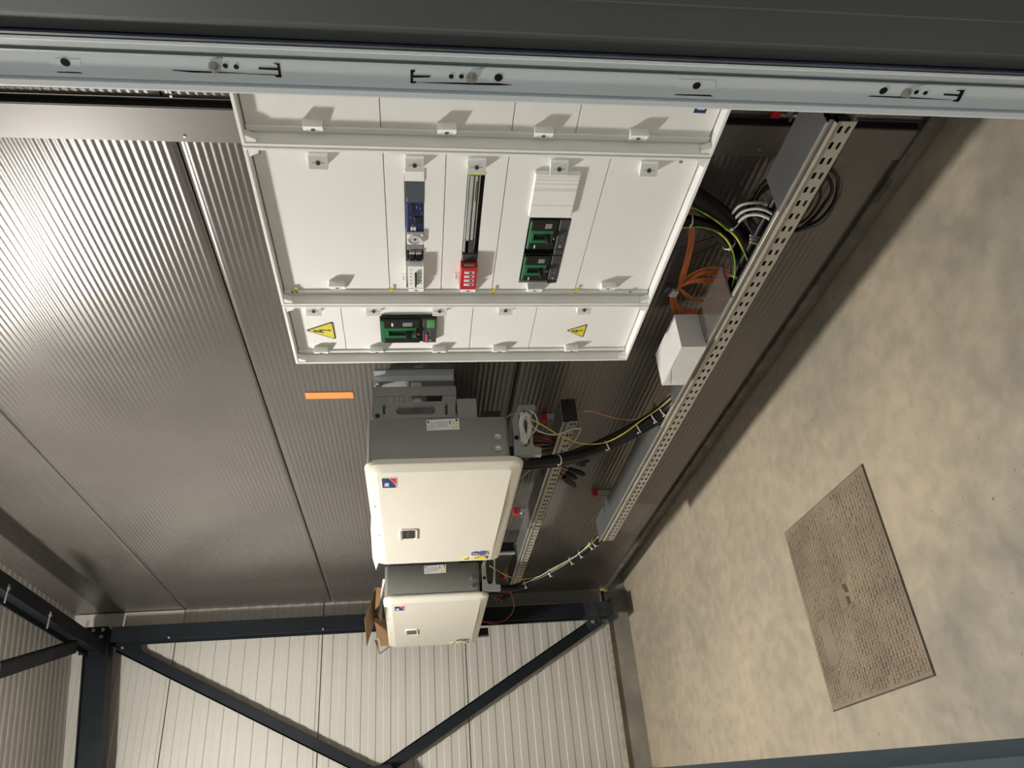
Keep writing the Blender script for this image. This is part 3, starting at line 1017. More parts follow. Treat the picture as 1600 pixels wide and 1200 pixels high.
# blue maker label at the foot of the near bay
y0, y1, z0, z1 = rect(1086.5, 158, 1105.5, 176.5)
ml = obj('blue_label', B().box(CP - .0008, CP - .0001, y0, y1, z0, z1), 'bluelab', cab, label='dark blue sticker with white mark')
for k in range(3):
    obj('label_mark', B().cyl((CP - .0012, y0 + (y1 - y0) * .62, z0 + (z1 - z0) * (.28 + .2 * k)), (CP - .0008, y0 + (y1 - y0) * .62, z0 + (z1 - z0) * (.28 + .2 * k)), .0035, None, 10), 'paper', ml)

# ================================================================ INVERTERS
def text_mesh(txt, size, m, parent, loc, name='lettering'):
    cu = bpy.data.curves.new(name, 'FONT')
    cu.body = txt
    cu.size = size
    cu.align_x = 'CENTER'
    cu.align_y = 'CENTER'
    cu.extrude = 0.0003
    cu.space_character = 0.86
    cu.offset = size * 0.02
    to = bpy.data.objects.new('tmp', cu)
    C.objects.link(to)
    dg = bpy.context.evaluated_depsgraph_get()
    dg.update()
    me = bpy.data.meshes.new_from_object(to.evaluated_get(dg))
    bpy.data.objects.remove(to)
    # local x -> -y world, local y -> z world, normal -> -x
    R_ = Matrix(((0, 0, -1, 0), (-1, 0, 0, 0), (0, 1.25, 0, 0), (0, 0, 0, 1)))
    me.transform(R_)
    me.materials.clear()
    me.materials.append(M[m])
    o = bpy.data.objects.new(name, me)
    o.parent = parent
    o.location = Vector((loc[0], loc[1], loc[2] + H)) - origin(parent)
    C.objects.link(o)
    return o


IF = 1.20


def rounded(y0, y1, z0, z1, r, n=6):
    out = []
    for cy, cz, a0 in ((y1 - r, z1 - r, 0), (y0 + r, z1 - r, 90), (y0 + r, z0 + r, 180), (y1 - r, z0 + r, 270)):
        for k in range(n + 1):
            t = math.radians(a0 + 90 * k / n)
            out.append((cy + r * math.cos(t), cz + r * math.sin(t)))
    return out


def rings(b, rl, smooth=True, capf=True, capb=True):
    n = len(rl[0])
    vs = [v for r in rl for v in r]
    fs = []
    for k in range(len(rl) - 1):
        fs += [(k * n + i, k * n + (i + 1) % n, (k + 1) * n + (i + 1) % n, (k + 1) * n + i) for i in range(n)]
    b.add(vs, fs, smooth)
    if capf:
        b.add(vs, [tuple(range(n))])
    if capb:
        b.add(vs, [tuple(range((len(rl) - 1) * n, len(rl) * n))])


def make_inverter(label, first=True):
    YA, YB, ZA, ZB = 2.512, 3.610, -0.405, 0.173
    t = thing('solar_inverter', label, 'inverter', (1.45, (YA + YB) / 2, ZA), 'grey and white inverters on the dark wall')
    XR = 1.395
    # grey housing
    b = B()
    rings(b, [[(x, y, z) for y, z in rounded(YA + .008, YB - .012, ZA + .05, ZB - .010, r)] for x, r in ((IF + .02, .02), (XR - .006, .02))] +
          [[(XR, y, z) for y, z in rounded(YA + .018, YB - .018, ZA + .056, ZB - .016, .02)]], True, False, True)
    obj('housing', b, 'inv_grey', t)
    # cream front cover: lip, bevelled rim and slightly ridged face
    b = B()
    prof = [(IF + .024, .003, .05), (IF + .014, 0, .05), (IF + .004, .003, .047), (IF + .001, .010, .042), (IF - .010, .045, .02)]
    rings(b, [[(x, y, z) for y, z in rounded(YA + d, YB - d, ZA + d, ZB - d, r)] for x, d, r in prof], False, False, False)
    rg = [(x, y, z) for y, z in rounded(YA + .045, YB - .045, ZA + .045, ZB - .045, .02) for x in (IF - .010,)]
    ym = YA + (YB - YA) * 0.36
    # two facets meeting on a soft crease
    c0, c1 = (IF - .0125, ym, ZA + .045), (IF - .0125, ym, ZB - .045)
    near = [p for p in rg if p[1] <= ym]
    fi = [i for i, p in enumerate(rg) if p[1] > ym]
    far = [rg[i] for i in fi if i > len(rg) / 2] + [rg[i] for i in fi if i < len(rg) / 2]
    b.add([c1] + near + [c0], [tuple(range(len(near) + 2))])
    b.add([c0] + far + [c1], [tuple(range(len(far) + 2))])
    b.add([near[0], c1, far[-1]], [(0, 1, 2)])
    b.add([near[-1], c0, far[0]], [(0, 1, 2)])
    cov = obj('front_cover', b, 'inv_white', t)
    for k, (px, py) in enumerate(((790, 776), (776.5, 825), (769, 868), (587, 791), (593.5, 835.5), (600, 877))):
        p = at(px, py, x=IF - .002)
        obj('cover_screw', B().cyl((IF + .006, p[1], p[2]), (IF - .005, p[1], p[2]), .0075, .0065, 10).cyl((IF - .005, p[1], p[2]), (IF - .006, p[1], p[2]), .003, None, 6), 'screw', cov, p)
    # display window recess
    y0, y1, z0, z1 = rect(624, 825, 652.5, 842.5, IF - .010)
    b = B()
    rings(b, [[(x, y, z) for y, z in rounded(y0 + d, y1 - d, z0 + d * .6, z1 - d * .6, .012)] for x, d in ((IF - .008, .0), (IF - .0175, .004), (IF - .0175, .010), (IF - .0150, .013))], False, False, True)
    dw = obj('display_window', b, 'inv_white', cov)
    y0, y1, z0, z1 = rect(628.5, 827.5, 647.5, 839.5, IF - .012)
    dd = obj('display', B().box(IF - .0180, IF - .0115, y0, y1, z0, z1), mat('display_glass', (0.02, 0.02, 0.02), 0.2, 0, .1, 30), dw, label='black display')
    for k in range(3):
        yq = y0 + (y1 - y0) * (.2 + .27 * k)
        obj('display_mark', B().box(IF - .0183, IF - .0180, yq, yq + .004, z0 + (z1 - z0) * .4, z0 + (z1 - z0) * .66), 'inkgrey', dd)
        obj('display_mark', B().box(IF - .0183, IF - .0180, yq, yq + .004, z0 + (z1 - z0) * .2, z0 + (z1 - z0) * .26), 'inkgrey', dd)
    # maker's logo: white backing, blue field, red swoosh
    y0, y1, z0, z1 = rect(596, 745.5, 620.5, 762, IF - .009)
    X = IF - .0118
    sk = obj('logo_sticker', B().prism(rounded(y0, y1, z0, z1, .006, 4), 'x', X, IF - .006), 'paper', cov, label='blue and red logo sticker')
    yy0, yy1, zz0, zz1 = y0 + .005, y1 - .005, z0 + .0025, z1 - .0025
    cur = [(yy0 + (yy1 - yy0) * k / 8, zz0 + (zz1 - zz0) * (0.48 - 0.47 * math.sin(math.pi / 2 * k / 8) ** 1.1)) for k in range(9)]
    blue = [(yy1, zz1), (yy0, zz1)] + [(a_, c_ + .002) for a_, c_ in cur]
    obj('blue_field', B().prism(blue, 'x', X - .0005, X), 'bluelab', sk)
    redp = [(yy0, zz0)] + [(a_, c_ - .0012) for a_, c_ in cur[:-1]] + [(yy1, zz0)]
    obj('red_field', B().prism(redp, 'x', X - .0005, X), 'redlab', sk)
    text_mesh('SMA', 0.0185, 'paper', sk, (X - .0007, yy0 + (yy1 - yy0) * .64, zz0 + (zz1 - zz0) * .67))
    # small stickers low on the cover
    def stick(name, px0, py0, px1, py1, m_, lab=None):
        y0, y1, z0, z1 = rect(px0, py0, px1, py1, IF - .007)
        return obj(name, B().box(IF - .0135, IF - .006, y0, y1, z0, z1), m_, cov, label=lab)
    y0, y1, z0, z1 = rect(736, 860.5, 749, 866, IF - .007)
    cy_, cz_ = (y0 + y1) / 2, (z0 + z1) / 2
    el = [(cy_ + (y1 - y0) / 2 * math.cos(2 * math.pi * k / 20), cz_ + (z1 - z0) / 2 * math.sin(2 * math.pi * k / 20)) for k in range(20)]
    obj('oval_sticker', B().prism(el, 'x', IF - .0136, IF - .006), 'purple', cov, label='violet oval sticker')
    obj('label_print', B().box(IF - .0140, IF - .0135, cy_ - .004, cy_ + .004, cz_ - .012, cz_ + .012), 'paper', cov)
    stick('info_sticker', 750, 859.5, 758, 865.5, 'purple', 'violet square sticker')
    stick('info_sticker', 749, 867, 757.5, 871.5, 'yellow', 'yellow sticker')
    for (px, py, w_) in ((727, 871.5, 6), (743, 869.5, 7)):
        t_ = at(px - w_, py, x=IF - .007)
        a_ = at(px + w_ * .5, py - 2.4, x=IF - .007)
        c_ = at(px + w_ * .5, py + 2.2, x=IF - .007)
        obj('warning_sign', B().prism([(t_[1], t_[2]), (a_[1], a_[2]), (c_[1], c_[2])], 'x', IF - .0135, IF - .006), 'yellow', cov, label='small yellow warning triangle')
        stick('label_print', px - 1, py - .8, px + 1.6, py + 1, 'ink')
    for px, py in ((760.5, 860.5), (761.5, 863), (759.5, 867.5), (760, 870)):
        stick('label_print', px, py - .6, px + 2.2, py + .7, 'ink')
    # rating plate on the side that faces the door
    Ys = YA + .007
    pa, pb, pc_, pd = at(666, 656.5, y=Ys), at(717, 654, y=Ys), at(718, 671, y=Ys), at(667, 673, y=Ys)
    rp = obj('rating_plate', B().prism([(q[0], q[2]) for q in (pa, pb, pc_, pd)], 'y', Ys - .0008, Ys), 'paper', t, label='white rating plate')

    def side(name, u0, v0, u1, v1, m_, par=rp):
        f = lambda u, v: (Vector(pa).lerp(Vector(pb), u)).lerp(Vector(pd).lerp(Vector(pc_), u), v)
        q = [f(u0, v0), f(u1, v0), f(u1, v1), f(u0, v1)]
        obj(name, B().prism([(k.x, k.z) for k in q], 'y', Ys - .0012, Ys - .0008), m_, par)
    side('label_print', .03, .08, .08, .32, 'ink')
    side('label_print', .70, .15, .735, .5, 'ink')
    for u in (.05, .08, .14, .17, .22, .29):
        side('label_print', u, .5 if u < .12 else .2, u + .012, .92, 'inkgrey')
    for v in (.22, .34, .46, .58, .70):
        side('label_print', .32, v, .64, v + .035, 'inkgrey')
    side('label_print', .895, .05, .955, .25, 'bluelab')
    for (u, v) in ((.90, .36), (.90, .66), (.80, .3), (.80, .74)):
        side('label_print', u, v, u + .05, v + .18, 'yellow')
    # earth studs
    for px, py in ((777.5, 683), (778.5, 701)):
        p = at(px, py, y=Ys)
        b = B().cyl((p[0], Ys + .002, p[2]), (p[0], Ys - .004, p[2]), .0115, None, 16).cyl((p[0], Ys - .004, p[2]), (p[0], Ys - .010, p[2]), .0065, None, 6)
        obj('earth_stud', b, 'screw', t)
    # wall bracket: folded plate with openings, seen from the side
    Yb = 2.545
    A_ = lambda px, py: (lambda q: (q[0], q[2]))(at(px, py, y=Yb))
    def plate(name, polys, m_, th=.003):
        b = B()
        for pl in polys:
            b.prism([A_(*q) for q in pl], 'y', Yb, Yb + th)
        return obj(name, b, m_, t)
    # strips around: notch (603-691 x 616-628), oval (619-680 x 637-648), slots
    plate('mounting_bracket', [
        [(582, 605), (712, 603), (712, 609), (582, 611)],
        [(582, 611), (601, 611), (605, 625), (611, 629), (611, 634.5), (582, 636)],
        [(690, 627), (693, 610), (712, 609), (713, 621), (711, 634), (684, 633.5), (684, 627)],
        [(611, 629), (684, 627), (684, 633.5), (611, 634.5)],
        [(584, 636), (598, 635.5), (598, 649.5), (584, 650)],
        [(602, 635), (624, 634.5), (619, 641), (619, 644), (624, 649), (602, 649.5)],
        [(598, 635.5), (602, 635), (602, 631), (598, 631)], [(598, 649.5), (602, 649.5), (602, 647.5), (598, 647.5)],
        [(624, 634.5), (675, 634), (675, 635.5), (624, 637)],
        [(624, 648), (675, 646.5), (675, 648.5), (624, 649.5)],
        [(675, 634), (695.5, 633.5), (695.5, 648), (675, 648.5), (680, 643), (680, 639)],
        [(699.5, 633.5), (712, 634), (711, 642), (713, 648), (699.5, 648)],
        [(695.5, 633.5), (699.5, 633.5), (699.5, 629.5), (695.5, 629.5)],
        [(584, 650), (714, 647.5), (714.5, 652), (584, 655.5)]], 'inv_foot')
    xa, z1_ = A_(582, 598)
    xb, z0_ = A_(712, 598)
    obj('wall_rail', B().box(W - .045, W - .0018, Yb + .045, Yb + .075, z0_ + .004, z1_ - .004).box(W - .006, W - .0018, Yb + .005, Yb + .045, z0_ + .004, z1_ - .004)
        .box(W - .045, W - .041, Yb + .020, Yb + .045, z0_ + .004, z1_ - .004), 'galv', t)
    obj('bracket_lip', B().box(XR + .018, W - .05, Yb - .001, Yb + .06, z1_ - .004, z1_ - .001).box(1.50, 1.535, Yb - .004, Yb, z0_, z1_), 'inv_foot', t)
    q = at(650, 615, y=Yb + .03)
    obj('latch', B().box(q[0] - .055, q[0] + .045, Yb + .02, Yb + .032, q[2] - .022, q[2] + .018).box(q[0] - .055, q[0] - .01, Yb + .012, Yb + .02, q[2] - .014, q[2] + .006), 'galv', t)
    q = at(649, 611.5, y=Yb + .018)
    obj('bracket_screw', B().cyl((q[0], Yb + .02, q[2]), (q[0], Yb + .012, q[2]), .006, None, 8), 'screw', t)
    q = at(592, 597, y=Yb)
    obj('bracket_bolt', B().cyl((W - .045, Yb + .03, q[2]), (W - .065, Yb + .03, q[2]), .011, None, 6).cyl((W - .06, Yb + .03, q[2]), (W - .08, Yb + .03, q[2]), .006, None, 8), 'screw', t)
    a_ = at(601, 614, y=Yb + .022)
    c_ = at(621, 616.5, y=Yb + .022)
    obj('barcode_label', B().box(c_[0] - .004, a_[0], Yb + .018, Yb + .0195, c_[2], a_[2]), 'paper', t, label='white barcode label')
    q = at(590, 650, y=Yb)
    obj('bracket_plug', B().cyl((q[0], Yb, q[2]), (q[0], Yb - .003, q[2]), .009, None, 14), 'blackp', t)
    # rear fan box and connector box
    x_, zt_ = A_(713, 628)
    obj('rear_duct', B().box(XR + .001, 1.488, Yb + .004, YB - .15, A_(745, 640)[1], A_(713, 640)[1] - .004), 'inv_grey', t)
    obj('rear_duct', B().box(XR + .001, 1.440, Yb + .02, YB - .2, A_(782, 640)[1], A_(752, 640)[1]), 'blackp', t)
    obj('rear_box', B().box(XR + .001, 1.50, Yb + .05, YB - .1, A_(590, 640)[1] - .30, A_(590, 640)[1]), 'inv_grey', t)
    # lower side foot: plate with an upright slot
    Yf = YA + .004
    G_ = lambda u, v: (lambda q: (q[0], q[2]))(at(780 + u / 8.89, 620 + v / 8.89, y=Yf))
    b = B()
    for pl in ([(180, 330), (265, 120), (490, 105), (505, 130), (505, 180), (430, 225), (400, 200), (340, 180), (300, 200), (272, 250), (268, 350), (280, 500), (200, 510)],
               [(200, 510), (280, 500), (300, 620), (330, 680), (300, 700), (290, 852), (215, 860)],
               [(300, 700), (330, 680), (380, 690), (415, 660), (430, 600), (440, 400), (430, 225), (460, 215), (465, 400), (470, 640), (490, 690), (585, 705), (590, 830), (290, 852)]):
        b.prism([G_(*q) for q in pl], 'y', Yf, Yf + .022)
    b.v = [(max(v[0], IF + .026), v[1], v[2]) for v in b.v]
    obj('side_foot', b, 'inv_foot', t)
    for u, v in ((240, 567),):
        q = at(780 + u / 8.89, 620 + v / 8.89, y=Yf)
        obj('foot_hole', B().cyl((q[0], Yf + .001, q[2]), (q[0], Yf - .0008, q[2]), .009, None, 14), 'gap', t)
    # far foot and rear leg
    obj('side_foot', B().box(IF + .05, 1.40, YB - .05, YB - .03, ZA + .0, ZA + .06), 'inv_foot', t)
    # black leg seen under the far end
    la = at(783, 852, x=1.30)
    obj('support_leg', B().box(1.262, 1.31, la[1] - .012, la[1] + .012, la[2] - .062, la[2] + .09), 'blackp', t)
    obj('support_leg', B().box(1.255, 1.262, la[1] - .016, la[1] + .016, la[2] - .066, la[2] + .02), 'inv_foot', t)
    # cable gland
    p = at(822, 724, x=1.27)
    obj('cable_gland', B().cyl((1.272, 2.60, ZA + .052), (1.272, 2.60, ZA - .012), .030, None, 16).cyl((1.272, 2.60, ZA - .012), (1.272, 2.60, ZA - .03), .026, .021, 16), 'blackp', t)
    return t


inv1 = make_inverter('solar inverter nearer the white cabinet, hung on the wall, with colourful cover stickers')
p1, p2 = at(568, 722, x=IF), at(597, 935, x=IF)
DY = 1.68
inv2 = dup(inv1, None, (0, DY, -0.002))
inv2['label'] = 'solar inverter farther from the door, beside the corner column, with a cardboard box on top'
for o in list(inv2.children):
    pass

# ================================================================ CABLE TRAYS
def perf_tray(name, label, x0, x1, ya, yb, zfun, h, pitch, slots, lids, end_open=True):
    """tray along y; front face (at x0) perforated; zfun(y) = top of the front face; lids = list of (y0, y1)"""
    t = thing(name, label, 'cable tray', (x0, (ya + yb) / 2, zfun((ya + yb) / 2) - h))
    b = B()
    n = max(1, int(round((yb - ya) / pitch)))
    pt = (yb - ya) / n
    th = 0.0016
    hw, hh = slots
    ledge = h * .36
    for i in range(n):
        u0, u1 = ya + i * pt, ya + (i + 1) * pt
        cy = (u0 + u1) / 2
        zt0, zt1 = zfun(u0), zfun(u1)
        rows = [(ledge, ledge + (h - ledge) * .5), (ledge + (h - ledge) * .5, h)]
        for k, (d0, d1) in enumerate(rows):
            cz = -(d0 + d1) / 2 + (-.003 if k == 0 else .003)
            base = (zt0 + zt1) / 2
            P = lambda y, dz_: (x0, y, (zt0 + (zt1 - zt0) * (y - u0) / (u1 - u0)) + dz_)
            c = min(hw, hh) * .7
            inner = [(-hw, -hh + c), (-hw + c, -hh), (hw - c, -hh), (hw, -hh + c), (hw, hh - c), (hw - c, hh), (-hw + c, hh), (-hw, hh - c)]
            I = [P(cy + q[0], cz + q[1]) for q in inner]
            O = [P(u0, -d1), P(u1, -d1), P(u1, -d0), P(u0, -d0)]
            vs = I + O + [(v[0] + th, v[1], v[2]) for v in I]
            fs = [(8, 9, 2, 1), (9, 3, 2), (9, 10, 4, 3), (10, 5, 4), (10, 11, 6, 5), (11, 7, 6), (11, 8, 0, 7), (8, 1, 0)]
            fs += [(j, (j + 1) % 8, 12 + (j + 1) % 8, 12 + j) for j in range(8)]
            b.add(vs, fs)
    # ledge: folded top with a step
    sg = max(1, int((yb - ya) / 0.6))
    for i in range(sg):
        u0, u1 = ya + (yb - ya) * i / sg, ya + (yb - ya) * (i + 1) / sg
        z_ = [(x0, -ledge), (x0 - .004, -ledge + .001), (x0 - .006, -ledge + .004), (x0 - .004, -ledge + .008), (x0 + .005, -ledge + .010), (x0 + .005, -.007), (x0 - .003, -.004), (x0 - .004, -.001), (x0 - .002, .001), (x0 + .010, 0.0), (x0 + .010, -.002)]
        vs = [(q[0], u0, zfun(u0) + q[1]) for q in z_] + [(q[0], u1, zfun(u1) + q[1]) for q in z_]
        k = len(z_)
        b.add(vs, [(j, j + 1, k + j + 1, k + j) for j in range(k - 1)])
        # bottom and back
        for (xa, xb, da, db) in ((x0, x1, -h, -h + .002), (x1 - .002, x1, -h, -h * .55)):
            b.hexa([(xa, u0, zfun(u0) + da), (xb, u0, zfun(u0) + da), (xb, u0, zfun(u0) + db), (xa, u0, zfun(u0) + db),
                    (xa, u1, zfun(u1) + da), (xb, u1, zfun(u1) + da), (xb, u1, zfun(u1) + db), (xa, u1, zfun(u1) + db)])
    obj('tray_body', b, 'tray', t)
    for (l0_, l1_) in lids:
        z0_, z1_ = zfun(l0_), zfun(l1_)
        obj('tray_lid', B().hexa([(x0 - .003, l0_, z0_ + .0015), (x1 + .002, l0_, z0_ + .0015), (x1 + .002, l0_, z0_ + .004), (x0 - .003, l0_, z0_ + .004),
                                  (x0 - .003, l1_, z1_ + .0015), (x1 + .002, l1_, z1_ + .0015), (x1 + .002, l1_, z1_ + .004), (x0 - .003, l1_, z1_ + .004)]), 'lid', t)
        obj('lid_edge', B().hexa([(x0 - .0060, l0_, z0_ - .002), (x0 - .003, l0_, z0_ - .002), (x0 - .003, l0_, z0_ + .0045), (x0 - .0060, l0_, z0_ + .0045),
                                  (x0 - .0060, l1_, z1_ - .002), (x0 - .003, l1_, z1_ - .002), (x0 - .003, l1_, z1_ + .0045), (x0 - .0060, l1_, z1_ + .0045)]), 'galv', t)
    return t


# the lower, wider tray is made of two lengths that meet with a small kink
zlow = lambda y: -0.975 - 0.010 * (y - 1.13)
y_l1 = at(1195, 385, x=1.40)[1]
y_open2 = at(1113, 500, x=1.40)[1]
yA, yB_ = 1.135, at(940, 845, x=1.40)[1]
y_a = 1.43
y_b = 1.80
y_c = 2.47
y_d = 2.66
tl = perf_tray('cable_tray', 'long perforated galvanised cable tray low on the dark wall, just above the floor', 1.40, 1.52, yA, yB_, zlow, 0.078, 0.0485, (0.0115, 0.0047),
               [(yA, y_a), (y_b, y_c), (y_d, yB_)])
pl_ = obj('tray_lid', B().box(1.399, 1.5225, y_b + .002, y_b + .27, zlow(y_b) + .0045, zlow(y_b) + .006), 'lid_reflect', tl, label='lid end with rivets, its bright reflection put into the colour')
for u, v in ((1.43, .05), (1.49, .06), (1.45, .14), (1.47, .20)):
    obj('rivet', B().cyl((u, y_b + v, zlow(y_b) + .006), (u, y_b + v, zlow(y_b) + .0072), .003, None, 8), 'screw', tl)
for k, (xx, dz_) in enumerate(((1.425, -.055), (1.460, -.052), (1.492, -.056), (1.442, -.028), (1.478, -.026))):  # cables added to darken the tray inside, behind slots and opening
    yy = [yA + .01 + .3 * j for j in range(10)]
    yy = [v for v in yy if v < yB_ - .05]
    o = obj('sheathed_cable', B().tube([(xx + .003 * math.sin(j * 1.7 + k), v, zlow(v) + dz_) for j, v in enumerate(yy)], .0155 if k < 3 else .012, 8, 3), 'cable', None, (xx, yy[0], zlow(yy[0]) + dz_))
    tag(o, ('black cable added to darken the lower tray behind its perforated front', 'black cable added to darken the middle of the lower tray', 'black cable added to darken the lower tray on the wall side',
            'upper black cable added to darken the lower tray, nearer its front', 'upper black cable added to darken the lower tray, nearer the wall')[k], 'cable', 'black cables added to darken the lower tray')
zup = lambda y: -0.580 - 0.003 * (y - 2.4)
yu0 = at(896, 658, x=1.40)[1]
tu = perf_tray('cable_tray', 'short perforated galvanised cable tray below the inverters, upper of the two', 1.40, 1.50, yu0, 4.72, zup, 0.060, 0.0475, (0.0100, 0.0042), [(yu0 + .001, 4.72)])
# black block painted in for the shaded inside of the open end
obj('end_shade', B().box(1.4025, 1.497, yu0 - .004, yu0 + .012, zup(yu0) - .057, zup(yu0) - .002), mat('tray_end_shade', (0.012, 0.011, 0.010), .3, 0, .6, 60, .9, 60), tu, label='black block standing in for the shaded inside of the open end')


# ---- upright support rails with red caps
def make_rail(label, py, ztop, zbot):
    t = thing('support_rail', label, 'bracket', (1.6, py, ztop - .03), 'upright support rails behind the cable trays')
    zt_ = ztop - .024
    b = B().box(1.596, 1.6222, py - .014, py - .0115, zbot, zt_).box(1.596, 1.6222, py + .0115, py + .014, zbot, zt_).box(1.6182, 1.6222, py - .0115, py + .0115, zbot, zt_)
    b.box(1.596, 1.599, py - .0115, py - .005, zbot, zt_).box(1.596, 1.599, py + .005, py + .0115, zbot, zt_)
    obj('rail', b, 'galv', t)
    obj('end_cap', B().bbox(1.592, 1.6222, py - .017, py + .017, zt_, ztop, .002), 'red', t, label='red end cap')
    for z in (zt_ - .022, zt_ - .062):
        obj('wing_bolt', B().cyl((1.600, py, z), (1.576, py, z), .005, None, 8).cyl((1.597, py, z), (1.591, py, z), .010, None, 6).box(1.574, 1.579, py - .012, py + .012, z - .003, z + .003), 'screw', t)
    return t


for px, py, zb2, lab in ((927, 776, -1.075, 'upright rail with red cap rising behind the far half of the lower tray'),
                         (803, 804, -.635, 'upright rail with red cap in the middle of the upper tray'),
                         (846, 658, -.635, 'upright rail with red cap at the near end of the upper tray, behind red wires'),
                         (1036, 546, -1.06, 'upright rail with red cap poking out behind the white box'),
                         (1208, 177, -1.05, 'red-capped upright rail at the near end of the lower tray by the door frame'),
                         (782, 905, -.635, 'upright rail behind the far end of the upper tray, beside the far inverter')):
    p = at(px, py, x=1.592)
    make_rail(lab, p[1], p[2], zb2)
# trim the rails that hang below the upper tray: keep them short by design

# ================================================================ CABLES
def cable(name, label, pts, r, m, cat='cable', group=None, n=8, sub=6, ties=None, parent=None, tr=None):
    P = [at(px, py, x=x) for px, py, x in pts]
    b = B().tube(P, r, n, sub)
    mid = P[len(P) // 2]
    if parent is not None:
        return obj(name, b, m, parent, label=label)
    t = obj(name, b, m, None, mid)
    tag(t, label, cat, group)
    if ties:
        S = smooth_path(P, 12)
        for f in ties:
            k = min(len(S) - 2, max(1, int(f * (len(S) - 1))))
            d = (S[k + 1] - S[k - 1]).normalized()
            c = S[k]
            rr = tr or ((r if not isinstance(r, (list, tuple)) else (r[0] + r[1]) / 2) * 1.08)
            u = d.orthogonal().normalized()
            w_ = d.cross(u)
            N = 14
            vs = []
            for dd, q in ((-.002, 0), (-.002, .0016), (.002, .0016), (.002, 0)):
                for j in range(N):
                    a_ = 2 * math.pi * j / N
                    vs.append(tuple(c + d * dd + (u * math.cos(a_) + w_ * math.sin(a_)) * (rr + q)))
            fs = []
            for q in range(3):
                fs += [(q * N + j, q * N + (j + 1) % N, (q + 1) * N + (j + 1) % N, (q + 1) * N + j) for j in range(N)]
            bb_ = B().add(vs, fs)
            h_ = c + Vector((-1, 0, 0.2)).normalized() * (rr + .001)
            bb_.box(h_.x - .003, h_.x + .003, h_.y - .003, h_.y + .003, h_.z - .003, h_.z + .003)
            obj('cable_tie', bb_, 'tie', t, label='white cable tie')
    return t


# two thick bundles from the foot of the cabinet into the lower tray
c1 = cable('cable_bundle', 'thickest black cable bundle curving from the cabinet foot into the lower tray, outer one', [
    (1055, 278, 1.55), (1085, 303, 1.55), (1118, 326, 1.54), (1146, 350, 1.53), (1166, 378, 1.51), (1175, 408, 1.49), (1170, 438, 1.47), (1160, 465, 1.455), (1148, 492, 1.45), (1120, 540, 1.45)],
    0.0245, 'cable', n=14, ties=(.33, .50, .68))
cable('sheathed_cable', 'second core', [(1057, 292, 1.57), (1085, 318, 1.57), (1112, 336, 1.56), (1138, 362, 1.55), (1154, 392, 1.53), (1160, 420, 1.51), (1156, 448, 1.49), (1148, 470, 1.47), (1138, 492, 1.46)],
      0.016, 'cable', parent=c1)
c2 = cable('cable_bundle', 'black cable bundle leaving the cabinet foot in a tight bend, inner of the two', [
    (1035, 347, 1.54), (1060, 346, 1.54), (1085, 346, 1.54), (1112, 356, 1.53), (1135, 376, 1.52), (1149, 402, 1.50), (1150, 430, 1.48), (1144, 458, 1.46), (1132, 485, 1.455), (1110, 530, 1.455)],
    0.0175, 'cable', n=12, ties=(.2, .48, .66))
cable('earth_wire', 'green-yellow earth wire tied to the outer thick bundle', [(1064, 320, 1.525), (1088, 327, 1.52), (1113, 341, 1.515), (1132, 355, 1.505), (1149, 369, 1.49), (1160, 388, 1.475), (1168, 409, 1.465),
      (1160, 426, 1.46), (1152, 440, 1.455), (1144, 455, 1.45)], 0.0028, 'gywire', 'wire')
cable('earth_wire', 'green-yellow earth wire tied to the inner bend bundle', [(1050, 357, 1.52), (1075, 355.5, 1.52), (1095, 355, 1.52), (1118, 361, 1.51), (1134, 373, 1.50), (1143, 388, 1.485), (1148, 405, 1.475), (1149, 425, 1.465),
      (1146, 440, 1.46), (1143, 450, 1.455)], 0.0028, 'gywire', 'wire')
# thin black drain wires on the wall
cable('thin_wire', 'thin black wire crossing behind the orange cables, upper', [(1032, 394, 1.60), (1070, 385, 1.60), (1100, 375, 1.60), (1135, 366, 1.60)], 0.0016, 'cable', 'wire')
cable('thin_wire', 'thin black wire crossing behind the orange cables, lower', [(1078, 402, 1.60), (1100, 391, 1.60), (1130, 378, 1.60), (1160, 368, 1.60)], 0.0016, 'cable', 'wire')
# orange bundle
og = 'orange data cables beside the cabinet foot'
rn = random.Random(5)
paths = [
    [(1072, 318, 1.585), (1080, 345, 1.585), (1080, 375, 1.585), (1074, 405, 1.58), (1066, 432, 1.575), (1061, 448, 1.57), (1052, 465, 1.57), (1056, 486, 1.57), (1070, 499, 1.575), (1088, 504, 1.58), (1112, 503, 1.58)],
    [(1062, 446, 1.57), (1078, 434, 1.57), (1096, 425, 1.575), (1118, 423, 1.58), (1148, 428, 1.585)],
    [(1060, 449, 1.565), (1080, 442, 1.565), (1100, 439, 1.57), (1120, 442, 1.575), (1135, 449, 1.58), (1140, 450, 1.58)],
    [(1064, 452, 1.57), (1074, 462, 1.57), (1090, 470, 1.575), (1108, 473, 1.58), (1124, 471, 1.585)],
    [(1053, 462, 1.565), (1060, 480, 1.57), (1078, 487, 1.575), (1100, 490, 1.58), (1118, 489, 1.585)],
]
labs = ['orange cable strand dropping from the cabinet foot into the coil', 'orange cable strand in the uppermost loop of the coil', 'orange cable strand in the middle loop of the coil',
        'orange cable strand in the third loop of the coil', 'orange cable strand in the lowest loop of the coil']
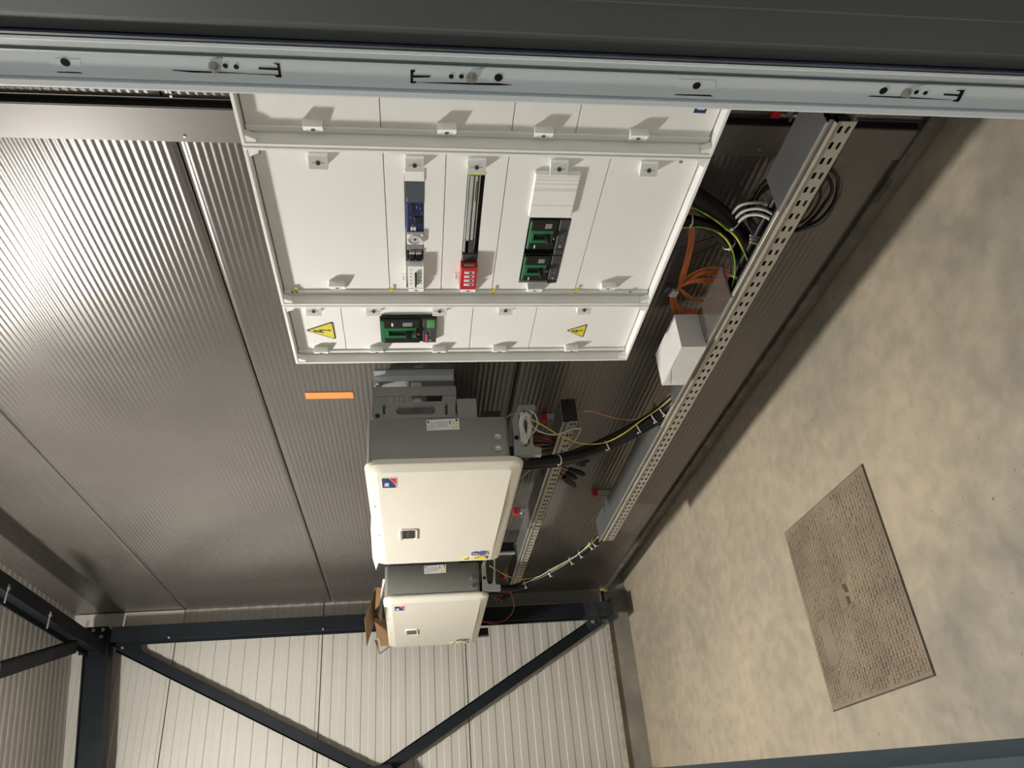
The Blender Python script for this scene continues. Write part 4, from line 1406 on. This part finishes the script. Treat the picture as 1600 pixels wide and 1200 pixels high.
for k, pth in enumerate(paths):
    for j in range((5, 4, 4, 2, 5)[k]):
        dx, dy = rn.uniform(-4, 4), rn.uniform(-2.5, 2.5)
        ox = (j - 2) * 1.7
        pp = [(px + (ox if k == 0 else ox * .4) * (1 if i not in (5,) else .3), py + (dy if i % 2 else dy * .4) + (0 if k == 0 else (j - 1.5) * 2.2 * min(1, abs(i - .3) / 2)), x - rn.uniform(0, .008))
              for i, (px, py, x) in enumerate(pth)]
        o = cable('orange_cable', labs[k], pp, 0.0034, 'cableo', 'cable', og, n=7)
# metal tie clamp on orange bundle
p = at(1046, 453, x=1.55)
cl = thing('cable_clamp', 'small metal clamp gripping the orange cables', 'clamp', p)
obj('clamp_body', B().hexa([(1.545, p[1] - .022, p[2] + .014), (1.545, p[1] + .004, p[2] + .020), (1.545, p[1] + .012, p[2] - .008), (1.545, p[1] - .014, p[2] - .014),
                            (1.565, p[1] - .022, p[2] + .014), (1.565, p[1] + .004, p[2] + .020), (1.565, p[1] + .012, p[2] - .008), (1.565, p[1] - .014, p[2] - .014)]), 'greyp', cl)
p = at(1053, 458, x=1.54)
obj('clamp_plate', B().hexa([(1.535, p[1] - .018, p[2] + .010), (1.535, p[1] + .012, p[2] + .016), (1.535, p[1] + .018, p[2] - .010), (1.535, p[1] - .010, p[2] - .014),
                             (1.545, p[1] - .018, p[2] + .010), (1.545, p[1] + .012, p[2] + .016), (1.545, p[1] + .018, p[2] - .010), (1.545, p[1] - .010, p[2] - .014)]), 'galv', cl)


def coil(name, label, cpx, cpy, x, rad, r, m, turns, cat='cable', sq=1.0, a0=0, a1=360, jit=.006, group=None):
    c = Vector(at(cpx, cpy, x=x))
    b = B()
    pts = []
    rn2 = random.Random(cpx)
    N = int(10 * turns * (a1 - a0) / 360) + 3
    for i in range(N):
        t = math.radians(a0 + (a1 - a0) * turns * i / (N - 1))
        k = 1 + rn2.uniform(-jit, jit) * 6
        pts.append((c.x + rn2.uniform(-jit, jit) * 1.5, c.y + math.cos(t) * rad * k, c.z + math.sin(t) * rad * sq * k))
    b.tube(pts, r, 7, 5)
    o = obj(name, b, m, None, tuple(c))
    tag(o, label, cat, group)
    return o


cable('cable_coil', 'light grey cable arc in the coil under the near tray length, highest', [(1143, 335, 1.53), (1155, 322, 1.51), (1172, 317, 1.50), (1190, 317, 1.50), (1205, 322, 1.48), (1216, 331, 1.46), (1221, 345, 1.45), (1216, 362, 1.45)], .0042, 'cableg')
cable('cable_coil', 'light grey cable arc in the coil under the near tray length, middle', [(1148, 342, 1.525), (1160, 331, 1.505), (1178, 326, 1.49), (1195, 328, 1.47), (1208, 335, 1.455), (1216, 342, 1.45)], .0042, 'cableg')
cable('cable_coil', 'light grey cable arc in the coil under the near tray length, lowest', [(1152, 349, 1.52), (1165, 338, 1.50), (1180, 335, 1.485), (1195, 338, 1.465), (1205, 344, 1.45), (1212, 352, 1.445)], .0050, 'cableg')
for k, (dy, x) in enumerate(((0, 1.45), (5, 1.445), (10, 1.44))):
    cable('cable_coil', 'light grey cable arc at the foot of the coil, above the tray opening', [(1172, 368 + dy, x), (1188, 372 + dy * .9, x), (1203, 369 + dy * .7, x), (1215, 362 + dy * .6, x)], .0034, 'cableg', group='light grey arcs at the foot of the coil')
cg = 'black looped cable coil behind the near tray'
for k, (cx_, cy_, rr) in enumerate(((1232, 318, .135), (1226, 322, .118), (1240, 316, .146), (1222, 318, .10))):
    coil('black_coil', ('second largest', 'third largest', 'largest', 'smallest')[k] + ' of the black cable loops hanging behind the near tray', cx_, cy_, 1.585 - k * .006, rr, .0042 if k % 2 else .0055, 'cable', 1, sq=.88, group=cg)
coil('cable_coil', 'pale grey loop showing below the near tray', 1243, 315, 1.575, .150, .0034, mat('grey_loop', (.12, .115, .10), .5, 0, .1, 30), 1, sq=.90)
for k in range(5):
    cable('thin_wire', 'thin dark wire among the coil above the tray opening', [(1150 + k * 9, 340 - k * 14, 1.60), (1176 + k * 8, 336 + k * 4, 1.59), (1196 + k * 3, 350 + k * 5, 1.575), (1180 + k * 6, 380, 1.54)], .0016,
          ('cable', 'cablered', 'greyp', 'cable', 'cableg')[k], 'wire', 'thin wires in the coil behind the near tray')

# ---- inverter 1: black cables down into the lower tray
i1 = cable('inverter_cable', 'thick black cable sagging from the nearer inverter over the upper tray into the lower tray', [
    (812, 723, 1.272), (835, 722, 1.275), (870, 719, 1.29), (905, 712, 1.32), (945, 697, 1.36), (985, 676, 1.39), (1020, 655, 1.42), (1048, 633, 1.44), (1072, 606, 1.45), (1090, 580, 1.455)],
    0.0185, 'cable', n=12, ties=(.24, .46, .60, .68, .74, .86))
cable('sheathed_cable', 'second core', [(815, 730, 1.275), (850, 727, 1.28), (890, 721, 1.30), (940, 704, 1.35), (985, 683, 1.38), (1022, 662, 1.41), (1052, 640, 1.435), (1078, 610, 1.45)], 0.0135, 'cable', parent=i1)
cable('sheathed_cable', 'third core', [(818, 721, 1.30), (850, 717, 1.31), (890, 709, 1.335), (940, 690, 1.38), (980, 670, 1.41), (1020, 646, 1.44), (1050, 620, 1.455), (1070, 600, 1.46)], 0.012, 'cable', parent=i1)
cable('earth_wire', 'yellow earth wire sagging along the nearer inverter cable', [(830, 655, 1.34), (850, 666, 1.33), (875, 681, 1.32), (900, 691, 1.33), (925, 694, 1.34), (950, 690, 1.35), (978, 675, 1.36), (1005, 655, 1.39), (1030, 638, 1.42), (1050, 622, 1.435), (1066, 605, 1.44)], .0026, 'yewire', 'wire')
cable('earth_wire', 'yellow earth wire from the stud on the nearer inverter side', [(777.5, 682, 1.330), (778, 674, 1.335), (782, 664, 1.36), (790, 653, 1.40), (802, 646, 1.44)], .0026, 'yewire', 'wire')
cable('copper_wire', 'bare copper-orange wire from the upper tray end to the lower tray', [(911, 643, 1.45), (925, 643, 1.45), (945, 649, 1.45), (965, 654, 1.45), (985, 656, 1.45), (1003, 652, 1.45), (1020, 645, 1.45), (1045, 620, 1.46), (1062, 600, 1.47)], .0022, 'copper', 'wire')
cable('orange_cable', 'orange cable strand emerging below the white box', [(1042, 621, 1.47), (1050, 612, 1.47), (1058, 603, 1.47), (1066, 590, 1.475)], .0028, 'cableo')
# white data cable coiled in the side foot, running over the upper tray
for k in range(6):
    a_ = rn.uniform(-3, 3)
    cable('white_cable', 'white data cable loop hanging in the foot of the nearer inverter', [(812 + k * 2.2, 646 + rn.uniform(-3, 2), 1.36), (822 + a_ * .4 + k, 650, 1.355), (827 + a_, 668, 1.33), (824 + a_, 684, 1.30), (816 + k * 1.5, 694 + rn.uniform(-2, 1), 1.275),
          (813 + a_ * .3 + k * 1.6, 680, 1.30), (811.5 + k * 1.0, 662, 1.33), (814 + k * 1.5, 648, 1.355)], .0024, 'cablew', group='white cable loops in the inverter foot')
cable('white_cable', 'white data cable sweeping from the inverter foot over the upper tray', [(815, 644, 1.345), (822, 655, 1.345), (833, 667, 1.345), (845, 675, 1.35), (860, 679, 1.36), (875, 678, 1.375), (890, 672, 1.388), (902, 669.5, 1.392), (907, 671, 1.392), (903, 680, 1.393), (895, 692, 1.394), (882, 704, 1.394)], .0028, 'cablew')
cable('white_cable', 'white data cable bight at the outer side of the inverter foot', [(828, 642, 1.37), (836, 648, 1.365), (840, 660, 1.35), (838, 668, 1.34), (831, 680, 1.32)], .0026, 'cablew')
cable('white_cable', 'white data cable looping out below the nearer inverter cover', [(838, 727, 1.30), (828, 734, 1.29), (818, 743, 1.29), (808, 751, 1.30)], .0024, 'cablew')

# ---- DC strings: red and black wires from under the inverter into the upper tray
rg_ = 'red and black solar wires between inverter and upper tray'
for k in range(18):
    s_ = k / 17
    xo = 1.36 + .10 * rn.random()
    red = k % 2 == 0
    cable('solar_wire', 'red solar wire running from the nearer inverter into the upper tray' if red else 'black solar wire running from the nearer inverter into the upper tray',
          [(826 + rn.uniform(-2, 2), 676 + s_ * 30, xo), (842, 676 + s_ * 28 + rn.uniform(-3, 3), xo), (858, 682 + s_ * 20 + rn.uniform(-3, 3), xo + .02), (872, 692 + s_ * 12 + rn.uniform(-3, 3), 1.44), (882, 702 + s_ * 8, 1.45)],
          .0030, 'cablered' if red else 'cable', 'wire', 'red solar wires under the nearer inverter' if red else 'black solar wires under the nearer inverter', n=6, sub=4)
for k in range(5):
    red = k % 2 == 0
    cable('solar_wire', 'red wire hanging under the nearer inverter cable' if red else 'black wire hanging under the nearer inverter cable',
          [(842 + k * 6, 727, 1.40), (844 + k * 4.5, 738, 1.42), (849 + k * 1.5, 750, 1.44), (850, 762, 1.45)], .0026, 'cablered' if red else 'cable', 'wire',
          'red wires hanging under the nearer inverter' if red else 'black wires hanging under the nearer inverter', n=6, sub=4)
for k in range(3):
    cable('solar_wire', 'black taped wire tail beside the upper tray', [(850 + k * 2, 755, 1.44), (849 + k * 2, 768, 1.44), (850 - k, 780, 1.43), (845 + k * 3, 790 - k * 2, 1.42)], .006, 'cable', 'wire', 'black taped wire tails', n=8, sub=4)


# ---- plug connectors hanging under the upper tray
def connector(ax, ay, bx, by, label):
    a_, b_ = Vector(at(ax, ay, x=1.47)), Vector(at(bx, by, x=1.44))
    t = thing('plug_connector', label, 'connector', tuple(b_), 'black plug connectors under the upper tray')
    m1 = a_.lerp(b_, .35)
    m2 = a_.lerp(b_, .62)
    obj('plug_body', B().cyl(tuple(m1), tuple(m2), .011, .013, 10).cyl(tuple(m2), tuple(a_.lerp(b_, .9)), .0135, .012, 10), 'blackp', t)
    obj('plug_tip', B().cyl(tuple(a_.lerp(b_, .9)), tuple(b_), .009, .007, 8), 'blackp', t)
    obj('lead', B().cyl(tuple(a_), tuple(m1), .0035, None, 6), 'cablered' if random.random() < .5 else 'cable', t)
    return t


for ci, (ax, ay, bx, by) in enumerate(((878, 723, 920, 720), (884, 714, 914, 728), (876, 728, 914, 742), (876, 734, 901, 748), (872, 736, 899, 760), (874, 740, 893, 757))):
    connector(ax, ay, bx, by, ('topmost in the photo', 'second from the top', 'third from the top', 'fourth from the top', 'fifth from the top', 'last and lowest in the photo')[ci] + ' of the six black plug connectors under the upper tray')

# ---- inverter 2: cables
i2 = cable('inverter_cable', 'black cable from the farther inverter to the open end of the lower tray', [
    (765, 917, 1.29), (785, 920, 1.30), (805, 918, 1.32), (830, 909, 1.34), (858, 896, 1.36), (885, 881, 1.38), (908, 865, 1.41), (925, 852, 1.43), (940, 838, 1.45), (955, 822, 1.46)],
    0.0215, 'cable', n=12, ties=(.30, .46, .60, .67, .78, .82))
cable('earth_wire', 'green-yellow earth wire along the farther inverter cable', [(765, 884, 1.36), (778, 892, 1.35), (795, 901, 1.34), (815, 905, 1.335), (840, 901, 1.345), (860, 892, 1.35), (888, 877, 1.37), (905, 864, 1.40), (920, 853, 1.42), (935, 838, 1.44)], .0026, 'gywire', 'wire')
cable('white_cable', 'white data cable along the farther inverter cable', [(815, 913, 1.31), (840, 902, 1.33), (862, 889, 1.34), (888, 875, 1.36), (908, 862, 1.395), (922, 848, 1.41)], .0019, 'cablew')
cable('earth_wire', 'green-yellow earth wire at the stud on the farther inverter side', [(741, 900, 1.34), (748, 896, 1.345), (753, 890, 1.36), (756, 880, 1.38)], .0030, 'gywire', 'wire')
cable('red_wire', 'thin red wire looping below the farther inverter across the column', [(797, 925, 1.35), (802, 938, 1.36), (803, 950, 1.36), (797, 962, 1.35), (785, 971, 1.34), (770, 974, 1.33), (752, 970, 1.30)], .0030, 'cablered', 'wire')
for k in range(8):
    red = k % 2 == 0
    cable('solar_wire', 'red wire in the tangle under the farther inverter' if red else 'black wire in the tangle under the farther inverter',
          [(768 + k * 2, 930 + k, 1.36), (778 + k * 2, 936 + rn.uniform(-6, 6), 1.38), (788 + k, 932 + rn.uniform(-6, 6), 1.40), (798 + k, 926, 1.43)], .0045, 'cablered' if red and k < 6 else 'cable', 'wire',
          'red wires under the farther inverter' if red else 'black wires under the farther inverter', n=6, sub=4)

# ================================================================ LOOSE THINGS
# white box on the lower tray
zb_ = zlow(2.1) + .006
pA = at(1109, 540, z=zb_ + .0)          # near front bottom
pb0 = (1.388, at(1109, 541, x=1.388)[1])
wb_ = thing('white_box', 'plain white cardboard box standing on the lower cable tray', 'box', (1.44, 2.2, zb_))
ya_, yb2 = 2.005, 2.36
q0 = at(1065, 542, x=1.382)
q1 = at(1054, 507, x=1.50)
q2 = at(1042, 602, x=1.382)
ya_ = q0[1]
yb2 = q2[1]
ztop = q0[2]
ztop2 = at(1032, 570, x=1.50)[2]
V8 = [(1.382, ya_, zb_), (1.515, ya_, zb_), (1.515, ya_, ztop), (1.382, ya_, ztop), (1.382, yb2, zb_), (1.515, yb2, zb_), (1.515, yb2, ztop), (1.382, yb2, ztop)]
obj('carton', B().hexa(V8), 'board', wb_)
obj('creased_corner', B().hexa([(1.3805, yb2 - .10, ztop - .004), (1.3805, yb2 - .015, ztop - .028), (1.3805, yb2 - .004, ztop - .004), (1.3812, yb2 - .05, ztop - .0015), (1.382, yb2 - .10, ztop - .004), (1.382, yb2 - .015, ztop - .028), (1.382, yb2 - .004, ztop - .004), (1.382, yb2 - .05, ztop - .0015)]), 'board', wb_)
# cardboard box on the farther inverter
bz = 0.176
cbx = thing('cardboard_box', 'opened brown cardboard box lying on top of the farther inverter', 'box', (1.32, 4.9, bz))
zt_ = at(585, 970, x=1.235)[2]
obj('carton', B().box(1.235, 1.42, 4.68, 5.15, bz + .002, zt_), 'kraft', cbx)
obj('flap', B().hexa([(1.30, 5.15, bz + .003), (1.40, 5.15, bz + .003), (1.40, 5.152, zt_), (1.30, 5.152, zt_),
                      (1.235, 5.38, bz + .003), (1.36, 5.38, bz + .003), (1.36, 5.382, zt_ - .01), (1.235, 5.382, zt_ - .01)]), 'kraft', cbx)
fl = [at(588, 918, x=1.38), at(570, 966, x=1.13), at(573, 1011, x=1.14), at(585, 972, x=1.232)]
th_ = Vector((.003, 0, .0015))
obj('flap', B().hexa([tuple(q) for q in fl] + [tuple(Vector(q) + th_) for q in fl]), 'kraft', cbx, label='raised lid flap in shade')
fl = [at(585, 1000, x=1.24), at(590, 1002, x=1.25), at(594, 1028, x=1.25), at(590, 1012, x=1.24)]
obj('flap', B().hexa([tuple(q) for q in fl] + [tuple(Vector(q) + th_) for q in fl]), 'kraft', cbx)
fl = [at(598, 905, x=1.36), at(602, 905, x=1.36), at(599, 940, x=1.27), at(596, 971, x=1.222), at(591, 962, x=1.222), at(595, 935, x=1.27)]
sh_ = B()
n_ = len(fl)
vs = [tuple(q) for q in fl] + [(q[0] + .004, q[1] + .004, q[2]) for q in fl]
sh_.add(vs, [tuple(range(n_)), tuple(range(2 * n_ - 1, n_ - 1, -1))] + [(i, (i + 1) % n_, n_ + (i + 1) % n_, n_ + i) for i in range(n_)])
o = obj('paper_sheet', sh_, 'paper', None, fl[2])
tag(o, 'white folded sheet leaning against the cardboard box on the farther inverter', 'paper')
# white paper lying on the nearer inverter
fl = [at(581, 820, x=1.235), at(580.5, 850, x=1.235), at(582, 872, x=1.235), at(587.5, 891, x=1.235), at(592.5, 877, x=1.235), at(588, 855, x=1.235)]
sh_ = B()
n_ = len(fl)
vs = [tuple(q) for q in fl] + [(q[0] + .07, q[1], q[2] + .004) for q in fl]
sh_.add(vs, [tuple(range(n_)), tuple(range(2 * n_ - 1, n_ - 1, -1))] + [(i, (i + 1) % n_, n_ + (i + 1) % n_, n_ + i) for i in range(n_)])
o = obj('paper_sheet', sh_, 'paper', None, fl[2])
tag(o, 'crumpled white paper on the far top end of the nearer inverter', 'paper')
# orange tape on the wall
y0, y1, z0, z1 = rect(477, 613, 552, 622.5, W - .002)
o = obj('orange_tape', B().box(W - .0030, W - .0018, y0, y1, z0, z1), 'tapeo', None, (W, y0, z0))
tag(o, 'strip of orange adhesive tape stuck on the ribbed dark wall left of the inverters', 'tape')
# dried foam at the corner
p = at(943, 914, x=1.60)
b = B()
rn3 = random.Random(9)
for k in range(5):
    q = (1.612 + rn3.uniform(-.012, .012), 5.645 + rn3.uniform(-.012, .012), -1.425 + k * .008)
    b.cyl(q, (q[0] + rn3.uniform(-.008, .008), q[1] - .006, q[2] + .014), .014, .008, 7)
o = obj('foam_lump', b, 'foam', None, (1.60, 5.6, -1.40))
tag(o, 'lump of dried yellow mounting foam at the foot of the far corner', 'foam')

# ================================================================ DOOR FRAME (near, right edge of the opening)
RZ0, RZ1 = -H, 0.62
dr = struct('door_1', B().box(0.835, 0.90, 0.40, 0.655, RZ0, RZ1), 'frame_shaded')
d_ = lambda y, x: x / (lambda v: v[0] / v[1])(MC.T @ np.array([0.0, -(y - 600) / F_PX, -1.0]))
XJ = 0.82


def strip(name, plan, m):
    """plan: list of (x, y) visible polyline, extruded upright, with a back face"""
    b = B()
    pl = plan + [(0.836, plan[-1][1]), (0.836, plan[0][1])]
    b.prism(pl, 'z', RZ0, RZ1)
    return obj(name, b, m, dr)


yl = lambda py, x=XJ: d_(py, x)
strip('frame_lip', [(0.836, yl(160, .817)), (.817, yl(160, .817)), (.815, yl(158, .815)), (.815, yl(150, .815)), (.822, yl(147, .822))], 'frame')
strip('frame_face', [(.826, yl(147, .822)), (.823, yl(145.5, .823)), (.820, yl(144, .820)), (.820, yl(109, .820))], 'frame')
strip('frame_rebate', [(.820, yl(109, .820)), (.816, yl(106.5, .816)), (.822, yl(104, .822)), (.806, yl(92.5, .806))], 'frame_shaded')
strip('frame_edge', [(.806, yl(92.5, .806)), (.803, yl(91, .803)), (.803, yl(86.5, .803)), (.808, yl(85.5, .808))], 'frame')
strip('gasket', [(.808, yl(85.5, .808)), (.800, yl(84, .800)), (.797, yl(81, .797)), (.800, yl(77.5, .800)), (.808, yl(76.5, .808))], 'gasket')
strip('outer_reveal', [(.806, yl(76, .806)), (.803, yl(75, .803)), (.800, yl(53, .800)), (.790, yl(51, .790)), (.784, yl(49, .784)), (.780, yl(-4, .780)), (.772, yl(-7, .772)), (.77, .30)], 'anthracite')
# fixing slots, holes and bolts on the frame face
def fz(px, py):
    p = at(px, py, x=XJ - .0006)
    return p


def patch(name, pts, m, x=XJ - .0006, th=.0012):
    b = B()
    q = [at(px, py, x=x) for px, py in pts]
    b.prism([(a[1], a[2]) for a in q], 'x', x, x + th)
    return obj(name, b, m, dr)


def hole(px, py, r, m='gap'):
    p = fz(px, py)
    return obj('fixing_hole', B().cyl((XJ - .0008, p[1], p[2]), (XJ + .0008, p[1], p[2]), r, None, 16), m, dr)


for px, py in ((352, 103.2), (369, 104.8), (705, 119.7), (721, 119.7), (1432, 144.3), (1446, 145.5)):
    hole(px, py, .0030)
for px, py in ((102, 97.5), (779, 121.5), (1088.5, 134), (1380.5, 142)):
    hole(px, py, .0052)


def fbolt(px, py):
    p = fz(px, py)
    b = B()
    b.cyl((XJ, p[1], p[2]), (XJ - .0015, p[1], p[2]), .0072, None, 18)
    b.cyl((XJ - .0015, p[1], p[2]), (XJ - .005, p[1], p[2]), .0042, None, 6)
    b.cyl((XJ - .005, p[1], p[2]), (XJ - .009, p[1], p[2]), .0026, None, 10)
    return obj('frame_bolt', b, 'screw', dr)


fbolt(335, 104.5)
fbolt(737, 121)
fbolt(1416, 145)
# long wedge slots
patch('fixing_slot', [(270, 110.2), (300, 111), (340, 112.5), (436, 118.2), (432, 117), (340, 113.8), (300, 112.8)], 'gap')
patch('fixing_slot', [(268, 110), (272, 109.5), (300, 111.2), (335, 113), (338, 114), (300, 113.2)], 'gap')
patch('fixing_slot', [(648, 129), (700, 129.3), (780, 130.5), (800, 133), (780, 133.5), (740, 132.5)], 'gap')
patch('fixing_slot', [(1054, 148.6), (1058, 147.5), (1110, 148.8), (1114, 150.8)], 'gap')
patch('fixing_slot', [(1356, 150.8), (1362, 149.8), (1420, 152), (1488, 156.5), (1430, 154.2), (1390, 152.5)], 'gap')
patch('fixing_slot', [(88, 113.2), (92, 112.3), (124, 113), (129, 114.8)], 'gap')
# T-shaped slots
def tee(x0_, y0_, s, slope):
    f = lambda u, v: (x0_ + s * u, y0_ + v + slope * s * u)
    patch('fixing_slot', [f(0, -1.4), f(31, -1.2), f(31, 2.2), f(0, 1.4)], 'gap')
    patch('fixing_slot', [f(29, -8), f(32.5, -8), f(36, 12.5), f(31.5, 12.5)], 'gap')
    patch('fixing_slot', [f(23, -8.3), f(32, -8.6), f(32, -7), f(28, -6.6)], 'gap')
    patch('fixing_slot', [f(26, 9.8), f(35, 10.2), f(36, 12.8), f(27, 12.8)], 'gap')


tee(404, 107, 1.0, .03)
patch('fixing_slot', [(645, 118), (672, 118.6), (672, 121), (645, 121.5)], 'gap')
patch('fixing_slot', [(641.5, 110), (646, 110), (645, 130), (641.5, 130)], 'gap')
patch('fixing_slot', [(642, 109.6), (649, 110), (648, 112.5), (642, 112.5)], 'gap')
patch('fixing_slot', [(642, 127.5), (650, 127.5), (650, 130), (642, 130)], 'gap')
patch('fixing_slot', [(1475, 146.5), (1499, 148), (1499, 150.5), (1475, 149)], 'gap')
patch('fixing_slot', [(1502, 141), (1507.5, 141.5), (1499.5, 157.5), (1494, 157)], 'gap')
patch('fixing_slot', [(1492, 156), (1499, 157), (1497, 159.3), (1488, 158.3)], 'gap')
patch('fixing_slot', [(1494, 141.3), (1507, 141), (1507, 143), (1501, 143.3)], 'gap')
# slightly sunk tabs
for a0_, a1_ in (((85, 95), (125, 96)), ((1060, 127), (1117, 129))):
    patch('fixing_tab', [(a0_[0], a0_[1] - 3), (a1_[0], a1_[1] - 3), (a1_[0] + 3, a1_[1] + 17), (a0_[0] - 3, a0_[1] + 16)], 'frame', x=XJ - .0004, th=.0006)
# head of the opening and left jamb (a sliver at the lower right edge of the photo)
struct('door_2', B().box(-0.30, 0.046, 0.655, 0.70, -H, 0.66).box(-0.30, 0.030, 0.60, 0.655, -H, 0.66), 'bluegrey')

# ================================================================ LAMP
lx, ly, lz = LAMP
lm = thing('ceiling_lamp', 'square white ceiling lamp hung under the roof, out of view', 'lamp', (lx, ly, lz))
obj('lamp_housing', B().box(lx - .13, lx + .13, ly - .13, ly + .13, lz + .02, lz + .07).box(lx - .01, lx + .01, ly - .01, ly + .01, lz + .07, zc(lx) - .002), 'white_flash', lm)
obj('diffuser', B().box(lx - .11, lx + .11, ly - .11, ly + .11, lz - .035, lz + .0195), 'lamp', lm)
